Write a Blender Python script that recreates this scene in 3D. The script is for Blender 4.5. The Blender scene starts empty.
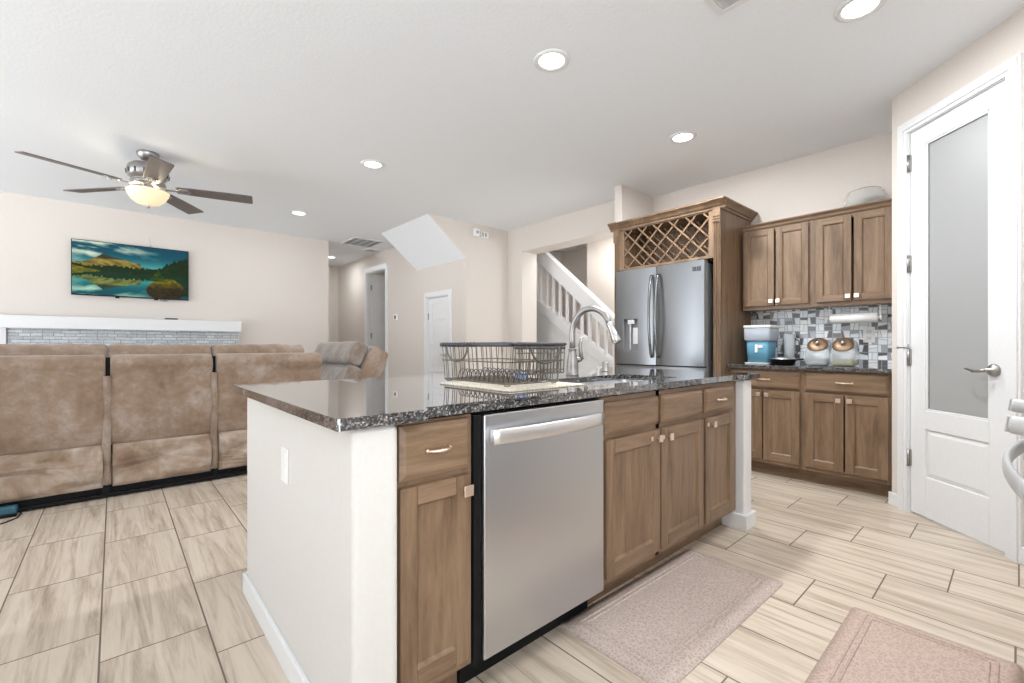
import bpy, bmesh, math, random
from mathutils import Vector, Matrix
import numpy as np

SC = bpy.context.scene
COL = SC.collection
PI = math.pi

# ------------------------------------------------------------------ camera, world, exposure
YAW = math.radians(48.45)
cam_data = bpy.data.cameras.new('camera')
cam = bpy.data.objects.new('camera', cam_data)
COL.objects.link(cam)
cam.location = (0, 0, 1.075)
cam.rotation_euler = (PI / 2, 0, YAW - PI / 2)
cam_data.sensor_width = 36
cam_data.lens = 449.0 * 36 / 1024
cam_data.shift_y = 4.0 / 1024
cam_data.clip_start = 0.02
SC.camera = cam

W = bpy.data.worlds.new('daylight')
SC.world = W
W.use_nodes = True
bg = W.node_tree.nodes['Background']
bg.inputs[1].default_value = 1.0
_t = W.node_tree
_tc = _t.nodes.new('ShaderNodeTexCoord')
_sx = _t.nodes.new('ShaderNodeSeparateXYZ')
_mr = _t.nodes.new('ShaderNodeMapRange')
_mr.inputs[1].default_value = -0.05
_mr.inputs[2].default_value = 0.05
_mx = _t.nodes.new('ShaderNodeMix')
_mx.data_type = 'RGBA'
_mx.inputs[6].default_value = (5.8, 6.1, 6.4, 1)     # made-up glow from below, added to brighten the ceiling
_mx.inputs[7].default_value = (1.55, 1.68, 1.83, 1)    # open sky
_t.links.new(_tc.outputs['Generated'], _sx.inputs[0])
_t.links.new(_sx.outputs[2], _mr.inputs[0])
_t.links.new(_mr.outputs[0], _mx.inputs[0])
_t.links.new(_mx.outputs[2], bg.inputs[0])

vs = SC.view_settings
vs.view_transform = 'Standard'
vs.look = 'None'
vs.gamma = 1
vs.use_curve_mapping = False
vs.exposure = 0.34
SC.cycles.max_bounces = 10
SC.cycles.diffuse_bounces = 6
SC.cycles.sample_clamp_indirect = 6
SC.cycles.use_denoising = True


def lamp(name, kind, loc, energy, color=(1, 1, 1), size=0.2, rot=(0, 0, 0), spot=None, sizey=None):
    d = bpy.data.lights.new(name, kind)
    d.energy = energy
    d.color = color
    if kind == 'AREA':
        d.shape = 'RECTANGLE' if sizey else 'DISK'
        d.size = size
        if sizey:
            d.size_y = sizey
    elif kind == 'SPOT':
        d.shadow_soft_size = size
        d.spot_size = spot or math.radians(120)
        d.spot_blend = 0.8
    else:
        d.shadow_soft_size = size
    o = bpy.data.objects.new(name, d)
    o.location = loc
    o.rotation_euler = rot
    COL.objects.link(o)
    return o


# the recessed lights' own light (the fixtures are built further down)
CANS = [(1.912, 1.809), (2.743, 0.517), (3.40, 1.78), (1.777, 3.933), (1.738, 6.0), (3.05, 8.59)]
# plus two unseen lamps without fixtures, added to brighten the kitchen
for cx, cy in CANS + [(1.8, 0.1), (0.2, -1.5)]:
    lamp('downlight_and_fill_lamp', 'AREA', (cx, cy, 2.71), {1.8: 10, 0.2: 14, 2.743: 14, 3.40: 21, 1.912: 26, 3.05: 6}.get(cx, 6), (0.95, 0.98, 1.0), 0.13)
for a_ in range(3):
    lamp('fan_lamp', 'POINT', (0.22 + 0.11 * math.cos(a_ * 2.094 + .9), 5.0 + 0.11 * math.sin(a_ * 2.094 + .9), 2.428), 1.9, (1.0, 0.86, 0.66), 0.012)
lamp('stair_fill', 'AREA', (4.82, 3.7, 2.70), 10, (1.0, 0.97, 0.93), 0.5)  # unseen lamp, added to light up the stairwell
lamp('bedroom_fill', 'AREA', (5.0, 8.6, 2.70), 9, (1.0, 0.97, 0.95), 0.3)  # unseen lamp, added to lighten the open hall door leaf

# ------------------------------------------------------------------ materials
MAT = {}


class N:
    """small node builder"""

    def __init__(s, name):
        s.m = bpy.data.materials.new(name)
        s.m.use_nodes = True
        s.t = s.m.node_tree
        s.b = s.t.nodes['Principled BSDF']
        MAT[name] = s.m

    def node(s, kind, **kw):
        n = s.t.nodes.new(kind)
        for k, v in kw.items():
            setattr(n, k, v)
        return n

    def put(s, sock, v):
        if isinstance(v, bpy.types.NodeSocket):
            s.t.links.new(v, sock)
        elif v is not None:
            sock.default_value = v

    def math(s, op, a, b=None, c=None):
        n = s.node('ShaderNodeMath', operation=op)
        s.put(n.inputs[0], a)
        s.put(n.inputs[1], b)
        s.put(n.inputs[2], c)
        return n.outputs[0]

    def mix(s, f, a, b, blend='MIX'):
        n = s.node('ShaderNodeMix', data_type='RGBA', blend_type=blend)
        s.put(n.inputs[0], f)
        s.put(n.inputs[6], a if not isinstance(a, tuple) else (*a, 1)[:4])
        s.put(n.inputs[7], b if not isinstance(b, tuple) else (*b, 1)[:4])
        return n.outputs[2]

    def ramp(s, f, stops, interp='LINEAR'):
        n = s.node('ShaderNodeValToRGB')
        cr = n.color_ramp
        cr.interpolation = interp
        while len(cr.elements) < len(stops):
            cr.elements.new(0.5)
        for e, (p, c) in zip(cr.elements, stops):
            e.position = p
            e.color = (*c, 1) if isinstance(c, tuple) else (c, c, c, 1)
        s.put(n.inputs[0], f)
        return n.outputs[0]

    def coord(s, scale=(1, 1, 1), rnd=False, kind='Object'):
        tc = s.node('ShaderNodeTexCoord')
        v = tc.outputs[kind]
        if rnd:
            oi = s.node('ShaderNodeObjectInfo')
            cb = s.node('ShaderNodeCombineXYZ')
            r1 = s.math('MULTIPLY', oi.outputs['Random'], 37.0)
            r2 = s.math('MULTIPLY', oi.outputs['Random'], 91.0)
            s.put(cb.inputs[0], r1)
            s.put(cb.inputs[1], r2)
            s.put(cb.inputs[2], r1)
            ad = s.node('ShaderNodeVectorMath', operation='ADD')
            s.put(ad.inputs[0], v)
            s.put(ad.inputs[1], cb.outputs[0])
            v = ad.outputs[0]
        mp = s.node('ShaderNodeMapping')
        s.put(mp.inputs['Vector'], v)
        mp.inputs['Scale'].default_value = scale
        return mp.outputs[0]

    def noise(s, vec, scale, detail=4, rough=0.55, dist=0.0):
        n = s.node('ShaderNodeTexNoise')
        s.put(n.inputs['Vector'], vec)
        s.put(n.inputs['Scale'], scale)
        n.inputs['Detail'].default_value = detail
        n.inputs['Roughness'].default_value = rough
        n.inputs['Distortion'].default_value = dist
        return n.outputs[0]

    def voronoi(s, vec, scale, out='Distance', feature='F1'):
        n = s.node('ShaderNodeTexVoronoi', feature=feature)
        s.put(n.inputs['Vector'], vec)
        s.put(n.inputs['Scale'], scale)
        return n.outputs[out]

    def bump(s, h, strength=0.2, dist=0.01):
        n = s.node('ShaderNodeBump')
        s.put(n.inputs['Height'], h)
        n.inputs['Strength'].default_value = strength
        n.inputs['Distance'].default_value = dist
        s.put(s.b.inputs['Normal'], n.outputs[0])

    def set(s, color=None, rough=None, metal=None, spec=None, **kw):
        if color is not None:
            s.put(s.b.inputs['Base Color'], (*color, 1) if isinstance(color, tuple) else color)
        s.put(s.b.inputs['Roughness'], rough)
        s.put(s.b.inputs['Metallic'], metal)
        s.put(s.b.inputs['Specular IOR Level'], spec)
        for k, v in kw.items():
            s.put(s.b.inputs[k.replace('_', ' ')], v)
        return s.m


def plain(name, color, rough=0.5, metal=0.0, bump=0.0, bscale=60, **kw):
    n = N(name)
    v = n.noise(n.coord(rnd=True), bscale, 3)
    c = n.mix(v, tuple(x * 0.96 for x in color), tuple(min(1, x * 1.04) for x in color))
    n.set(c, rough, metal, **kw)
    if bump:
        n.bump(v, bump, 0.004)
    return n.m


plain('wall_paint', (0.68, 0.628, 0.58), 0.85, bump=0.10, bscale=90)
plain('island_paint', (0.64, 0.62, 0.59), 0.8, bump=0.10, bscale=70)
plain('ceiling_paint', (0.83, 0.86, 0.895), 0.9, bump=0.35, bscale=55)
plain('white_trim', (0.76, 0.765, 0.775), 0.4)
plain('white_plastic', (0.84, 0.84, 0.83), 0.35)
plain('black_plastic', (0.008, 0.008, 0.009), 0.5, spec=0.15)
plain('dark_gray', (0.06, 0.062, 0.066), 0.4)
plain('mid_gray', (0.20, 0.20, 0.205), 0.4)
plain('chrome', (0.60, 0.59, 0.58), 0.24, 1.0)
plain('nickel', (0.37, 0.36, 0.35), 0.36, 1.0)
plain('warm_nickel', (0.88, 0.72, 0.60), 0.34, 1.0)
plain('steel_bright', (0.76, 0.76, 0.77), 0.34, 1.0)
plain('copper_lid', (0.25, 0.165, 0.105), 0.42, 0.7)
plain('side_gray', (0.26, 0.26, 0.265), 0.4)
plain('handle_steel', (0.26, 0.26, 0.265), 0.24, 1.0)
plain('dark_wire', (0.085, 0.085, 0.095), 0.35, 0.6)
plain('bronze_wire', (0.17, 0.15, 0.125), 0.35, 0.7)
plain('blade_wood', (0.135, 0.110, 0.100), 0.45)
plain('teal_plastic', (0.02, 0.09, 0.13), 0.4)
plain('range_white', (0.50, 0.50, 0.50), 0.3)
plain('vent_gray', (0.36, 0.36, 0.37), 0.6)
plain('blue_sponge', (0.25, 0.36, 0.60), 0.9, bump=0.4)

# frosted glass of the pantry door
n = N('frosted_glass')
n.set((0.36, 0.365, 0.365), 0.35, spec=0.4)
v = n.noise(n.coord((1, 1, 0.2)), 9, 3)
n.bump(v, 0.05)

n = N('clear_glass')
n.set((0.97, 0.98, 0.98), 0.06, **{'Transmission_Weight': 0.93, 'IOR': 1.04})
n = N('jar_glass')
n.set((0.88, 0.92, 0.94), 0.08, **{'Transmission_Weight': 0.72, 'IOR': 1.10})

n = N('clear_plastic')
n.set((0.78, 0.86, 0.95), 0.10, **{'Transmission_Weight': 0.55, 'IOR': 1.12})


def wood(name, scale, dark=1.0):
    n = N(name)
    vec = n.coord(scale, rnd=True)
    big = n.noise(vec, 2.2, 5, 0.6, 0.6)
    fine = n.noise(vec, 14, 6, 0.7, 0.3)
    f = n.math('ADD', n.math('MULTIPLY', big, 0.65), n.math('MULTIPLY', fine, 0.35))
    a, b, c = (0.095, 0.055, 0.030), (0.205, 0.130, 0.078), (0.31, 0.210, 0.135)
    col = n.ramp(f, [(0.30, tuple(x * dark for x in a)), (0.5, tuple(x * dark for x in b)), (0.72, tuple(x * dark for x in c))])
    n.set(col, 0.38, spec=0.4)
    n.bump(fine, 0.05, 0.002)
    return n.m


wood('wood_upright', (7, 7, 0.7))
wood('wood_level', (0.7, 7, 7))
wood('wood_dark', (7, 7, 0.7), 0.55)

# granite
n = N('granite')
vec = n.coord()
v1 = n.voronoi(vec, 230, 'Color')
sp = n.node('ShaderNodeSeparateColor')
n.put(sp.inputs[0], v1)
f1 = sp.outputs[0]
patch = n.noise(vec, 60, 4, 0.6)
f = n.math('ADD', n.math('MULTIPLY', f1, 0.62), n.math('MULTIPLY', patch, 0.55))
col = n.ramp(f, [(0.0, (0.006, 0.006, 0.008)), (0.54, (0.010, 0.010, 0.012)), (0.63, (0.04, 0.04, 0.042)),
                 (0.75, (0.11, 0.106, 0.106)), (0.86, (0.24, 0.225, 0.22)), (0.96, (0.50, 0.48, 0.46))])
n.set(col, 0.035, spec=0.8, Coat_Weight=1.0, Coat_IOR=1.75, Coat_Roughness=0.02)

# stainless steel, brushed
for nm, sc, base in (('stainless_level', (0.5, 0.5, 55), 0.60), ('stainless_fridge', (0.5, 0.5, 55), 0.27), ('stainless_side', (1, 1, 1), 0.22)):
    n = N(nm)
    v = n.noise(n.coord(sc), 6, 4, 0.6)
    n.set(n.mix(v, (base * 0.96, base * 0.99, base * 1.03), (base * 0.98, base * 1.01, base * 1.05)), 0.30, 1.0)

# suede sofa
for nm, k in (('suede', (1, 1, 1)), ('suede_gray', (0.98, 1.14, 1.36))):
    n = N(nm)
    vec = n.coord(rnd=True)
    a = n.noise(vec, 3.2, 5, 0.65, 0.4)
    b = n.noise(vec, 14, 5, 0.7)
    f = n.math('ADD', n.math('MULTIPLY', a, 0.6), n.math('MULTIPLY', b, 0.4))
    c1, c2, c3 = (0.165, 0.098, 0.060), (0.255, 0.180, 0.128), (0.38, 0.32, 0.275)
    mul = lambda c: tuple(x * y for x, y in zip(c, k))
    col = n.ramp(f, [(0.33, mul(c1)), (0.5, mul(c2)), (0.68, mul(c3))])
    n.set(col, 0.75, spec=0.3, Sheen_Weight=0.35, Sheen_Roughness=0.5)
    w = n.noise(vec, 2.2, 3, 0.5, 0.8)
    n.bump(w, 0.5, 0.03)

n = N('suede_wrinkled')
vec = n.coord(rnd=True)
a = n.noise(vec, 4, 5, 0.65, 0.4)
col = n.ramp(a, [(0.33, (0.20, 0.125, 0.078)), (0.5, (0.31, 0.225, 0.16)), (0.66, (0.46, 0.39, 0.33))])
n.set(col, 0.6, spec=0.4, Sheen_Weight=0.35)
mp = n.node('ShaderNodeMapping')
n.put(mp.inputs['Vector'], vec)
mp.inputs['Rotation'].default_value = (0, math.radians(38), 0)
mp.inputs['Scale'].default_value = (1.6, 1, 7)
n.bump(n.noise(mp.outputs[0], 1.3, 2, 0.4, 0.6), 1.0, 0.06)

# floor tiles: 0.306 x 0.612 m, third-offset running bond, veins along the length
n = N('floor_tile')
tc = n.node('ShaderNodeTexCoord')
sx = n.node('ShaderNodeSeparateXYZ')
n.put(sx.inputs[0], tc.outputs['Object'])
X, Y = sx.outputs[0], sx.outputs[1]
u = n.math('DIVIDE', n.math('ADD', X, 0.038), 0.306)
ci = n.math('FLOOR', u)
fu = n.math('SUBTRACT', u, ci)
v = n.math('DIVIDE', n.math('ADD', n.math('SUBTRACT', Y, 0.23), n.math('MULTIPLY', ci, 0.2067)), 0.612)
ri = n.math('FLOOR', v)
fv = n.math('SUBTRACT', v, ri)
du = n.math('MULTIPLY', n.math('MINIMUM', fu, n.math('SUBTRACT', 1.0, fu)), 0.306)
dv = n.math('MULTIPLY', n.math('MINIMUM', fv, n.math('SUBTRACT', 1.0, fv)), 0.612)
dist = n.math('MINIMUM', du, dv)
grout = n.math('LESS_THAN', dist, 0.0028)
cb = n.node('ShaderNodeCombineXYZ')
n.put(cb.inputs[0], ci)
n.put(cb.inputs[1], ri)
wn = n.node('ShaderNodeTexWhiteNoise', noise_dimensions='2D')
n.put(wn.inputs['Vector'], cb.outputs[0])
r = wn.outputs['Value']
cb2 = n.node('ShaderNodeCombineXYZ')
n.put(cb2.inputs[0], n.math('ADD', n.math('MULTIPLY', X, 13.0), n.math('MULTIPLY', r, 53.0)))
n.put(cb2.inputs[1], n.math('ADD', n.math('MULTIPLY', Y, 0.75), n.math('MULTIPLY', r, 17.0)))
vein = n.noise(cb2.outputs[0], 1.5, 7, 0.66, 0.9)
fine = n.noise(cb2.outputs[0], 7.0, 4, 0.6, 0.2)
f = n.math('ADD', n.math('MULTIPLY', vein, 0.8), n.math('MULTIPLY', fine, 0.2))
col = n.ramp(f, [(0.30, (0.25, 0.195, 0.145)), (0.42, (0.44, 0.36, 0.28)), (0.53, (0.59, 0.505, 0.41)), (0.72, (0.66, 0.58, 0.485))])
col = n.mix(n.math('MULTIPLY', r, 0.12), col, (0.45, 0.37, 0.29))
col = n.mix(grout, col, (0.15, 0.12, 0.095))
n.set(col, n.math('ADD', n.math('MULTIPLY', grout, 0.4), 0.34), spec=0.45)
n.bump(n.math('SUBTRACT', 1.0, grout), 0.3, 0.002)

# mosaic backsplash: square cells split by a slanted line, alternating direction
n = N('mosaic')
tc = n.node('ShaderNodeTexCoord')
sx = n.node('ShaderNodeSeparateXYZ')
n.put(sx.inputs[0], tc.outputs['Object'])
S = 0.060
u = n.math('DIVIDE', n.math('ADD', sx.outputs[1], 10.0), S)
v = n.math('DIVIDE', n.math('ADD', sx.outputs[2], 10.02), S)
ci, ri = n.math('FLOOR', u), n.math('FLOOR', v)
fu, fv = n.math('SUBTRACT', u, ci), n.math('SUBTRACT', v, ri)
par = n.math('MODULO', n.math('ADD', ci, ri), 2.0)
npar = n.math('SUBTRACT', 1.0, par)
a = n.math('ADD', n.math('MULTIPLY', fu, npar), n.math('MULTIPLY', fv, par))
b = n.math('ADD', n.math('MULTIPLY', fv, npar), n.math('MULTIPLY', fu, par))
cb = n.node('ShaderNodeCombineXYZ')
n.put(cb.inputs[0], ci)
n.put(cb.inputs[1], ri)
wn = n.node('ShaderNodeTexWhiteNoise', noise_dimensions='2D')
n.put(wn.inputs['Vector'], cb.outputs[0])
r = wn.outputs['Value']
split = n.math('ADD', n.math('ADD', 0.62, n.math('MULTIPLY', n.math('SUBTRACT', r, 0.5), 0.16)),
               n.math('MULTIPLY', n.math('SUBTRACT', b, 0.5), n.math('MULTIPLY', n.math('SUBTRACT', r, 0.5), 0.5)))
part = n.math('GREATER_THAN', a, split)
wn2 = n.node('ShaderNodeTexWhiteNoise', noise_dimensions='3D')
cb3 = n.node('ShaderNodeCombineXYZ')
n.put(cb3.inputs[0], ci)
n.put(cb3.inputs[1], ri)
n.put(cb3.inputs[2], part)
n.put(wn2.inputs['Vector'], cb3.outputs[0])
col = n.ramp(wn2.outputs['Value'], [(0.0, (0.13, 0.132, 0.145)), (0.13, (0.20, 0.202, 0.215)), (0.23, (0.80, 0.85, 0.90)),
                                    (0.55, (0.92, 0.94, 0.95)), (0.88, (0.42, 0.44, 0.48))], 'CONSTANT')
e1 = n.math('MINIMUM', n.math('MINIMUM', fu, n.math('SUBTRACT', 1.0, fu)), n.math('MINIMUM', fv, n.math('SUBTRACT', 1.0, fv)))
e = n.math('MINIMUM', e1, n.math('ABSOLUTE', n.math('SUBTRACT', a, split)))
g = n.math('LESS_THAN', e, 0.035)
col = n.mix(g, col, (0.38, 0.38, 0.39))
n.set(col, n.math('ADD', n.math('MULTIPLY', g, 0.5), 0.12), spec=0.5)

# stacked stone of the fireplace
n = N('ledge_stone')
tc = n.node('ShaderNodeTexCoord')
br = n.node('ShaderNodeTexBrick')
sx = n.node('ShaderNodeSeparateXYZ')
n.put(sx.inputs[0], tc.outputs['Object'])
cb = n.node('ShaderNodeCombineXYZ')
n.put(cb.inputs[0], sx.outputs[0])
n.put(cb.inputs[1], n.math('ADD', sx.outputs[2], n.math('MULTIPLY', n.noise(tc.outputs['Object'], 7, 2), 0.02)))
n.put(br.inputs['Vector'], cb.outputs[0])
br.inputs['Scale'].default_value = 1.0
br.inputs['Brick Width'].default_value = 0.15
br.offset = 0.37
br.squash = 0.6
br.squash_frequency = 3
br.inputs['Row Height'].default_value = 0.036
br.inputs['Mortar Size'].default_value = 0.003
br.inputs['Bias'].default_value = 0.0
br.inputs['Color1'].default_value = (0.80, 0.83, 0.85, 1)
br.inputs['Color2'].default_value = (0.48, 0.54, 0.60, 1)
br.inputs['Mortar'].default_value = (0.16, 0.18, 0.20, 1)
nz = n.noise(tc.outputs['Object'], 30, 5, 0.7)
n.set(n.mix(0.35, br.outputs[0], n.ramp(nz, [(0.3, (0.25, 0.28, 0.31)), (0.7, (0.74, 0.76, 0.77))])), 0.8)
n.bump(n.math('ADD', nz, br.outputs[1]), 0.5, 0.02)

# kitchen mats
for nm, base, hi in (('mat_tan', (0.38, 0.295, 0.255), (0.60, 0.51, 0.46)), ('mat_rose', (0.38, 0.265, 0.22), (0.54, 0.43, 0.365))):
    n = N(nm)
    vec = n.coord()
    d = n.voronoi(vec, 62, 'Distance', 'DISTANCE_TO_EDGE')
    w = n.noise(vec, 42, 3, 0.5, 2.5)
    line = n.math('MAXIMUM', n.math('LESS_THAN', d, 0.10), n.math('LESS_THAN', n.math('ABSOLUTE', n.math('SUBTRACT', w, 0.5)), 0.025))
    fz = n.noise(vec, 260, 2)
    f = n.math('ADD', n.math('MULTIPLY', line, 0.55), n.math('MULTIPLY', fz, 0.5))
    n.set(n.mix(f, base, hi), 0.7, spec=0.25)
    n.bump(line, 0.25, 0.003)
n = N('drying_mat')
fz = n.noise(n.coord(), 120, 3)
n.set(n.ramp(fz, [(0.38, (0.50, 0.42, 0.31)), (0.55, (0.72, 0.67, 0.58))]), 0.9)
n.bump(fz, 0.5, 0.004)

# glowing things
for nm, c, st in (('lamp_lens', (1.0, 0.98, 0.95), 4.0), ('bowl_glow', (1.0, 0.80, 0.50), 0.50)):
    n = N(nm)
    n.set((0.9, 0.88, 0.84) if st > 1 else (0.62, 0.52, 0.36), 0.3)
    n.b.inputs['Emission Color'].default_value = (*c, 1)
    n.b.inputs['Emission Strength'].default_value = st
n = N('screen_picture')
at = n.node('ShaderNodeAttribute', attribute_name='picture')
n.set((0.01, 0.01, 0.01), 0.5, spec=0.1)
n.put(n.b.inputs['Emission Color'], at.outputs['Color'])
n.b.inputs['Emission Strength'].default_value = 1.05

M = MAT

# ------------------------------------------------------------------ mesh helpers


class MB:
    def __init__(s):
        s.v, s.f, s.mi, s.sm = [], [], [], []

    def add(s, vs_, fs, mi=0, smooth=False):
        o = len(s.v)
        s.v += [tuple(p) for p in vs_]
        s.f += [tuple(i + o for i in f) for f in fs]
        s.mi += [mi] * len(fs)
        s.sm += [smooth] * len(fs)
        return s

    def box(s, x0, x1, y0, y1, z0, z1, mi=0):
        x0, x1 = min(x0, x1), max(x0, x1)
        y0, y1 = min(y0, y1), max(y0, y1)
        z0, z1 = min(z0, z1), max(z0, z1)
        vs_ = [(x0, y0, z0), (x1, y0, z0), (x1, y1, z0), (x0, y1, z0), (x0, y0, z1), (x1, y0, z1), (x1, y1, z1), (x0, y1, z1)]
        return s.add(vs_, [(0, 3, 2, 1), (4, 5, 6, 7), (0, 1, 5, 4), (1, 2, 6, 5), (2, 3, 7, 6), (3, 0, 4, 7)], mi)

    def frustum(s, a, b, mi=0):
        """a, b: four corners each (same winding)"""
        return s.add(list(a) + list(b), [(3, 2, 1, 0), (4, 5, 6, 7), (0, 1, 5, 4), (1, 2, 6, 5), (2, 3, 7, 6), (3, 0, 4, 7)], mi)

    def prism(s, poly, axis, a0, a1, mi=0, smooth=False):
        """poly of 2-d points; axis 'x': (y,z), 'y': (x,z), 'z': (x,y)"""
        def mk(p, a):
            return {'x': (a, p[0], p[1]), 'y': (p[0], a, p[1]), 'z': (p[0], p[1], a)}[axis]
        k = len(poly)
        vs_ = [mk(p, a0) for p in poly] + [mk(p, a1) for p in poly]
        o = len(s.v)
        s.add(vs_, [tuple(range(k))[::-1], tuple(range(k, 2 * k))], mi, False)
        s.f += [(i + o, (i + 1) % k + o, (i + 1) % k + k + o, i + k + o) for i in range(k)]
        s.mi += [mi] * k
        s.sm += [smooth] * k
        return s

    def tube(s, pts, r, seg=8, closed=False, mi=0, flat=None):
        pts = [Vector(p) for p in pts]
        m = len(pts)
        rs = r if isinstance(r, (list, tuple)) else [r] * m
        ring = []
        prev = None
        for i, p in enumerate(pts):
            if closed:
                t = (pts[(i + 1) % m] - pts[i - 1]).normalized()
            else:
                t = (pts[min(i + 1, m - 1)] - pts[max(i - 1, 0)]).normalized()
            if prev is None:
                ref = Vector((0, 0, 1)) if abs(t.z) < 0.9 else Vector((1, 0, 0))
                nrm = (ref - t * ref.dot(t)).normalized()
            else:
                nrm = (prev - t * prev.dot(t)).normalized()
            prev = nrm
            bn = t.cross(nrm)
            fl = flat or (1, 1)
            ring.append([p + (nrm * math.cos(q) * fl[0] + bn * math.sin(q) * fl[1]) * rs[i] for q in [2 * PI * k / seg for k in range(seg)]])
        vs_ = [q for rr in ring for q in rr]
        fs = []
        for i in range(m if closed else m - 1):
            j = (i + 1) % m
            for k in range(seg):
                k2 = (k + 1) % seg
                fs.append((i * seg + k, i * seg + k2, j * seg + k2, j * seg + k))
        if not closed:
            fs.append(tuple(range(seg))[::-1])
            fs.append(tuple((m - 1) * seg + k for k in range(seg)))
        return s.add(vs_, fs, mi, True)

    def lathe(s, prof, c=(0, 0, 0), seg=32, mi=0, axis='z', close=True):
        """prof: (r, h) along axis"""
        vs_, fs = [], []
        m = len(prof)
        for r, h in prof:
            for k in range(seg):
                q = 2 * PI * k / seg
                a, b = r * math.cos(q), r * math.sin(q)
                p = {'z': (a, b, h), 'y': (a, h, b), 'x': (h, a, b)}[axis]
                vs_.append((p[0] + c[0], p[1] + c[1], p[2] + c[2]))
        for i in range(m - 1):
            for k in range(seg):
                k2 = (k + 1) % seg
                fs.append((i * seg + k, i * seg + k2, (i + 1) * seg + k2, (i + 1) * seg + k))
        if close:
            fs.append(tuple(range(seg))[::-1])
            fs.append(tuple((m - 1) * seg + k for k in range(seg)))
        return s.add(vs_, fs, mi, True)

    def loft(s, prof, axis, a0, a1, r=0.03, mi=0, steps=4, mid=6, wob=0.0, seed=0):
        """closed profile swept from a0 to a1 with rounded (pillow) ends"""
        rnd = random.Random(seed)
        k = len(prof)
        cx = sum(p[0] for p in prof) / k
        cy = sum(p[1] for p in prof) / k
        L = abs(a1 - a0)
        sg = 1 if a1 > a0 else -1
        st = []
        for i in range(steps + 1):
            q = i / steps * PI / 2
            st.append((r * (1 - math.sin(q)) * 1.0, r * (1 - math.cos(q))))
        secs = [(off, ins) for ins, off in st]
        secs += [(r + (L - 2 * r) * i / mid, 0.0) for i in range(1, mid)]
        secs += [(L - off, ins) for off, ins in secs[:steps + 1][::-1]]
        vs_, fs = [], []
        for off, ins in secs:
            w = 0
            if wob and ins == 0:
                w = rnd.uniform(-wob, wob)
            for p in prof:
                dx, dy = p[0] - cx, p[1] - cy
                d = math.hypot(dx, dy) or 1
                q = max(0.0, (d - ins + w) / d)
                px, py = cx + dx * q, cy + dy * q
                a = a0 + sg * off
                vs_.append({'x': (a, px, py), 'y': (px, a, py), 'z': (px, py, a)}[axis])
        m = len(secs)
        for i in range(m - 1):
            for j in range(k):
                j2 = (j + 1) % k
                fs.append((i * k + j, i * k + j2, (i + 1) * k + j2, (i + 1) * k + j))
        fs.append(tuple(range(k))[::-1])
        fs.append(tuple((m - 1) * k + j for j in range(k)))
        return s.add(vs_, fs, mi, True)

    def xf(s, mtx, start=0):
        s.v[start:] = [tuple(mtx @ Vector(p)) for p in s.v[start:]]
        return s


def root_matrix(o):
    while o.parent is not None:
        o = o.parent
    return Matrix.LocRotScale(o.location, o.rotation_euler, None)


def obj(name, mb, mats, parent=None, world=True, bevel=0.0, bseg=2, origin=None):
    """link a mesh as one object; vertices are given in world space (world) or in the thing's own space"""
    me = bpy.data.meshes.new(name)
    vs_ = mb.v
    o = bpy.data.objects.new(name, me)
    if parent is not None:
        o.parent = parent
        if world:
            inv = root_matrix(parent).inverted()
            vs_ = [tuple(inv @ Vector(p)) for p in vs_]
    elif origin is not None:
        o.location = origin
        vs_ = [(p[0] - origin[0], p[1] - origin[1], p[2] - origin[2]) for p in vs_]
    me.from_pydata(vs_, [], mb.f)
    for m_ in (mats if isinstance(mats, (list, tuple)) else [mats]):
        me.materials.append(M[m_])
    me.polygons.foreach_set('material_index', mb.mi)
    me.polygons.foreach_set('use_smooth', mb.sm)
    bm = bmesh.new()
    bm.from_mesh(me)
    bmesh.ops.recalc_face_normals(bm, faces=bm.faces)
    bm.to_mesh(me)
    bm.free()
    COL.objects.link(o)
    if bevel:
        md = o.modifiers.new('bevel', 'BEVEL')
        md.width = bevel
        md.segments = bseg
        md.limit_method = 'ANGLE'
        md.angle_limit = math.radians(40)
        md.harden_normals = False
    return o


def tag(o, label, cat, group=None):
    o['label'] = label
    o['category'] = cat
    if group:
        o['group'] = group
    return o


def thing(name, label, cat, loc, rotz=0.0, group=None):
    o = bpy.data.objects.new(name, None)
    o.empty_display_size = 0.05
    o.location = loc
    o.rotation_euler = (0, 0, rotz)
    COL.objects.link(o)
    return tag(o, label, cat, group)


def struct(name, mb, mats, bevel=0.0, parent=None, world=True):
    o = obj(name, mb, mats, parent, world, bevel)
    o['kind'] = 'structure'
    return o


def dup(src, loc, label=None, rotz=None, group=None):
    r = src.copy()
    COL.objects.link(r)
    r.location = loc
    if rotz is not None:
        r.rotation_euler = (0, 0, rotz)
    if label:
        r['label'] = label
    if group:
        r['group'] = group
    for ch in list(src.children):
        c = ch.copy()
        COL.objects.link(c)
        c.parent = r
        for g in list(ch.children):
            d = g.copy()
            COL.objects.link(d)
            d.parent = c
    return r


H_C = 2.74

# ------------------------------------------------------------------ the room shell
struct('floor', MB().box(-4.2, 6.6, -3.0, 10.2, -0.12, 0.0), 'floor_tile')
struct('ceiling', MB().box(-4.2, 6.6, -3.0, 10.2, H_C, H_C + 0.12), 'ceiling_paint')
WT = 7.30
struct('wall_left', MB().box(-4.2, -4.06, -3.0, 2.4, 0, H_C).box(-4.2, -4.06, 6.4, WT, 0, H_C).box(-4.2, -4.06, 2.4, 6.4, 2.45, H_C), 'wall_paint')  # unseen side wall, its closed part shaped to cut light on the island end
struct('wall_fireplace', MB().box(-4.2, 2.56, WT, WT + 0.14, 0, H_C), 'wall_paint')
struct('wall_hall_inner', MB().box(2.42, 2.56, WT + 0.14, 9.55, 0, H_C), 'wall_paint')
struct('wall_hall_end', MB().box(2.42, 3.555, 9.55, 9.69, 0, H_C), 'wall_paint')
HX = 3.555
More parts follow.
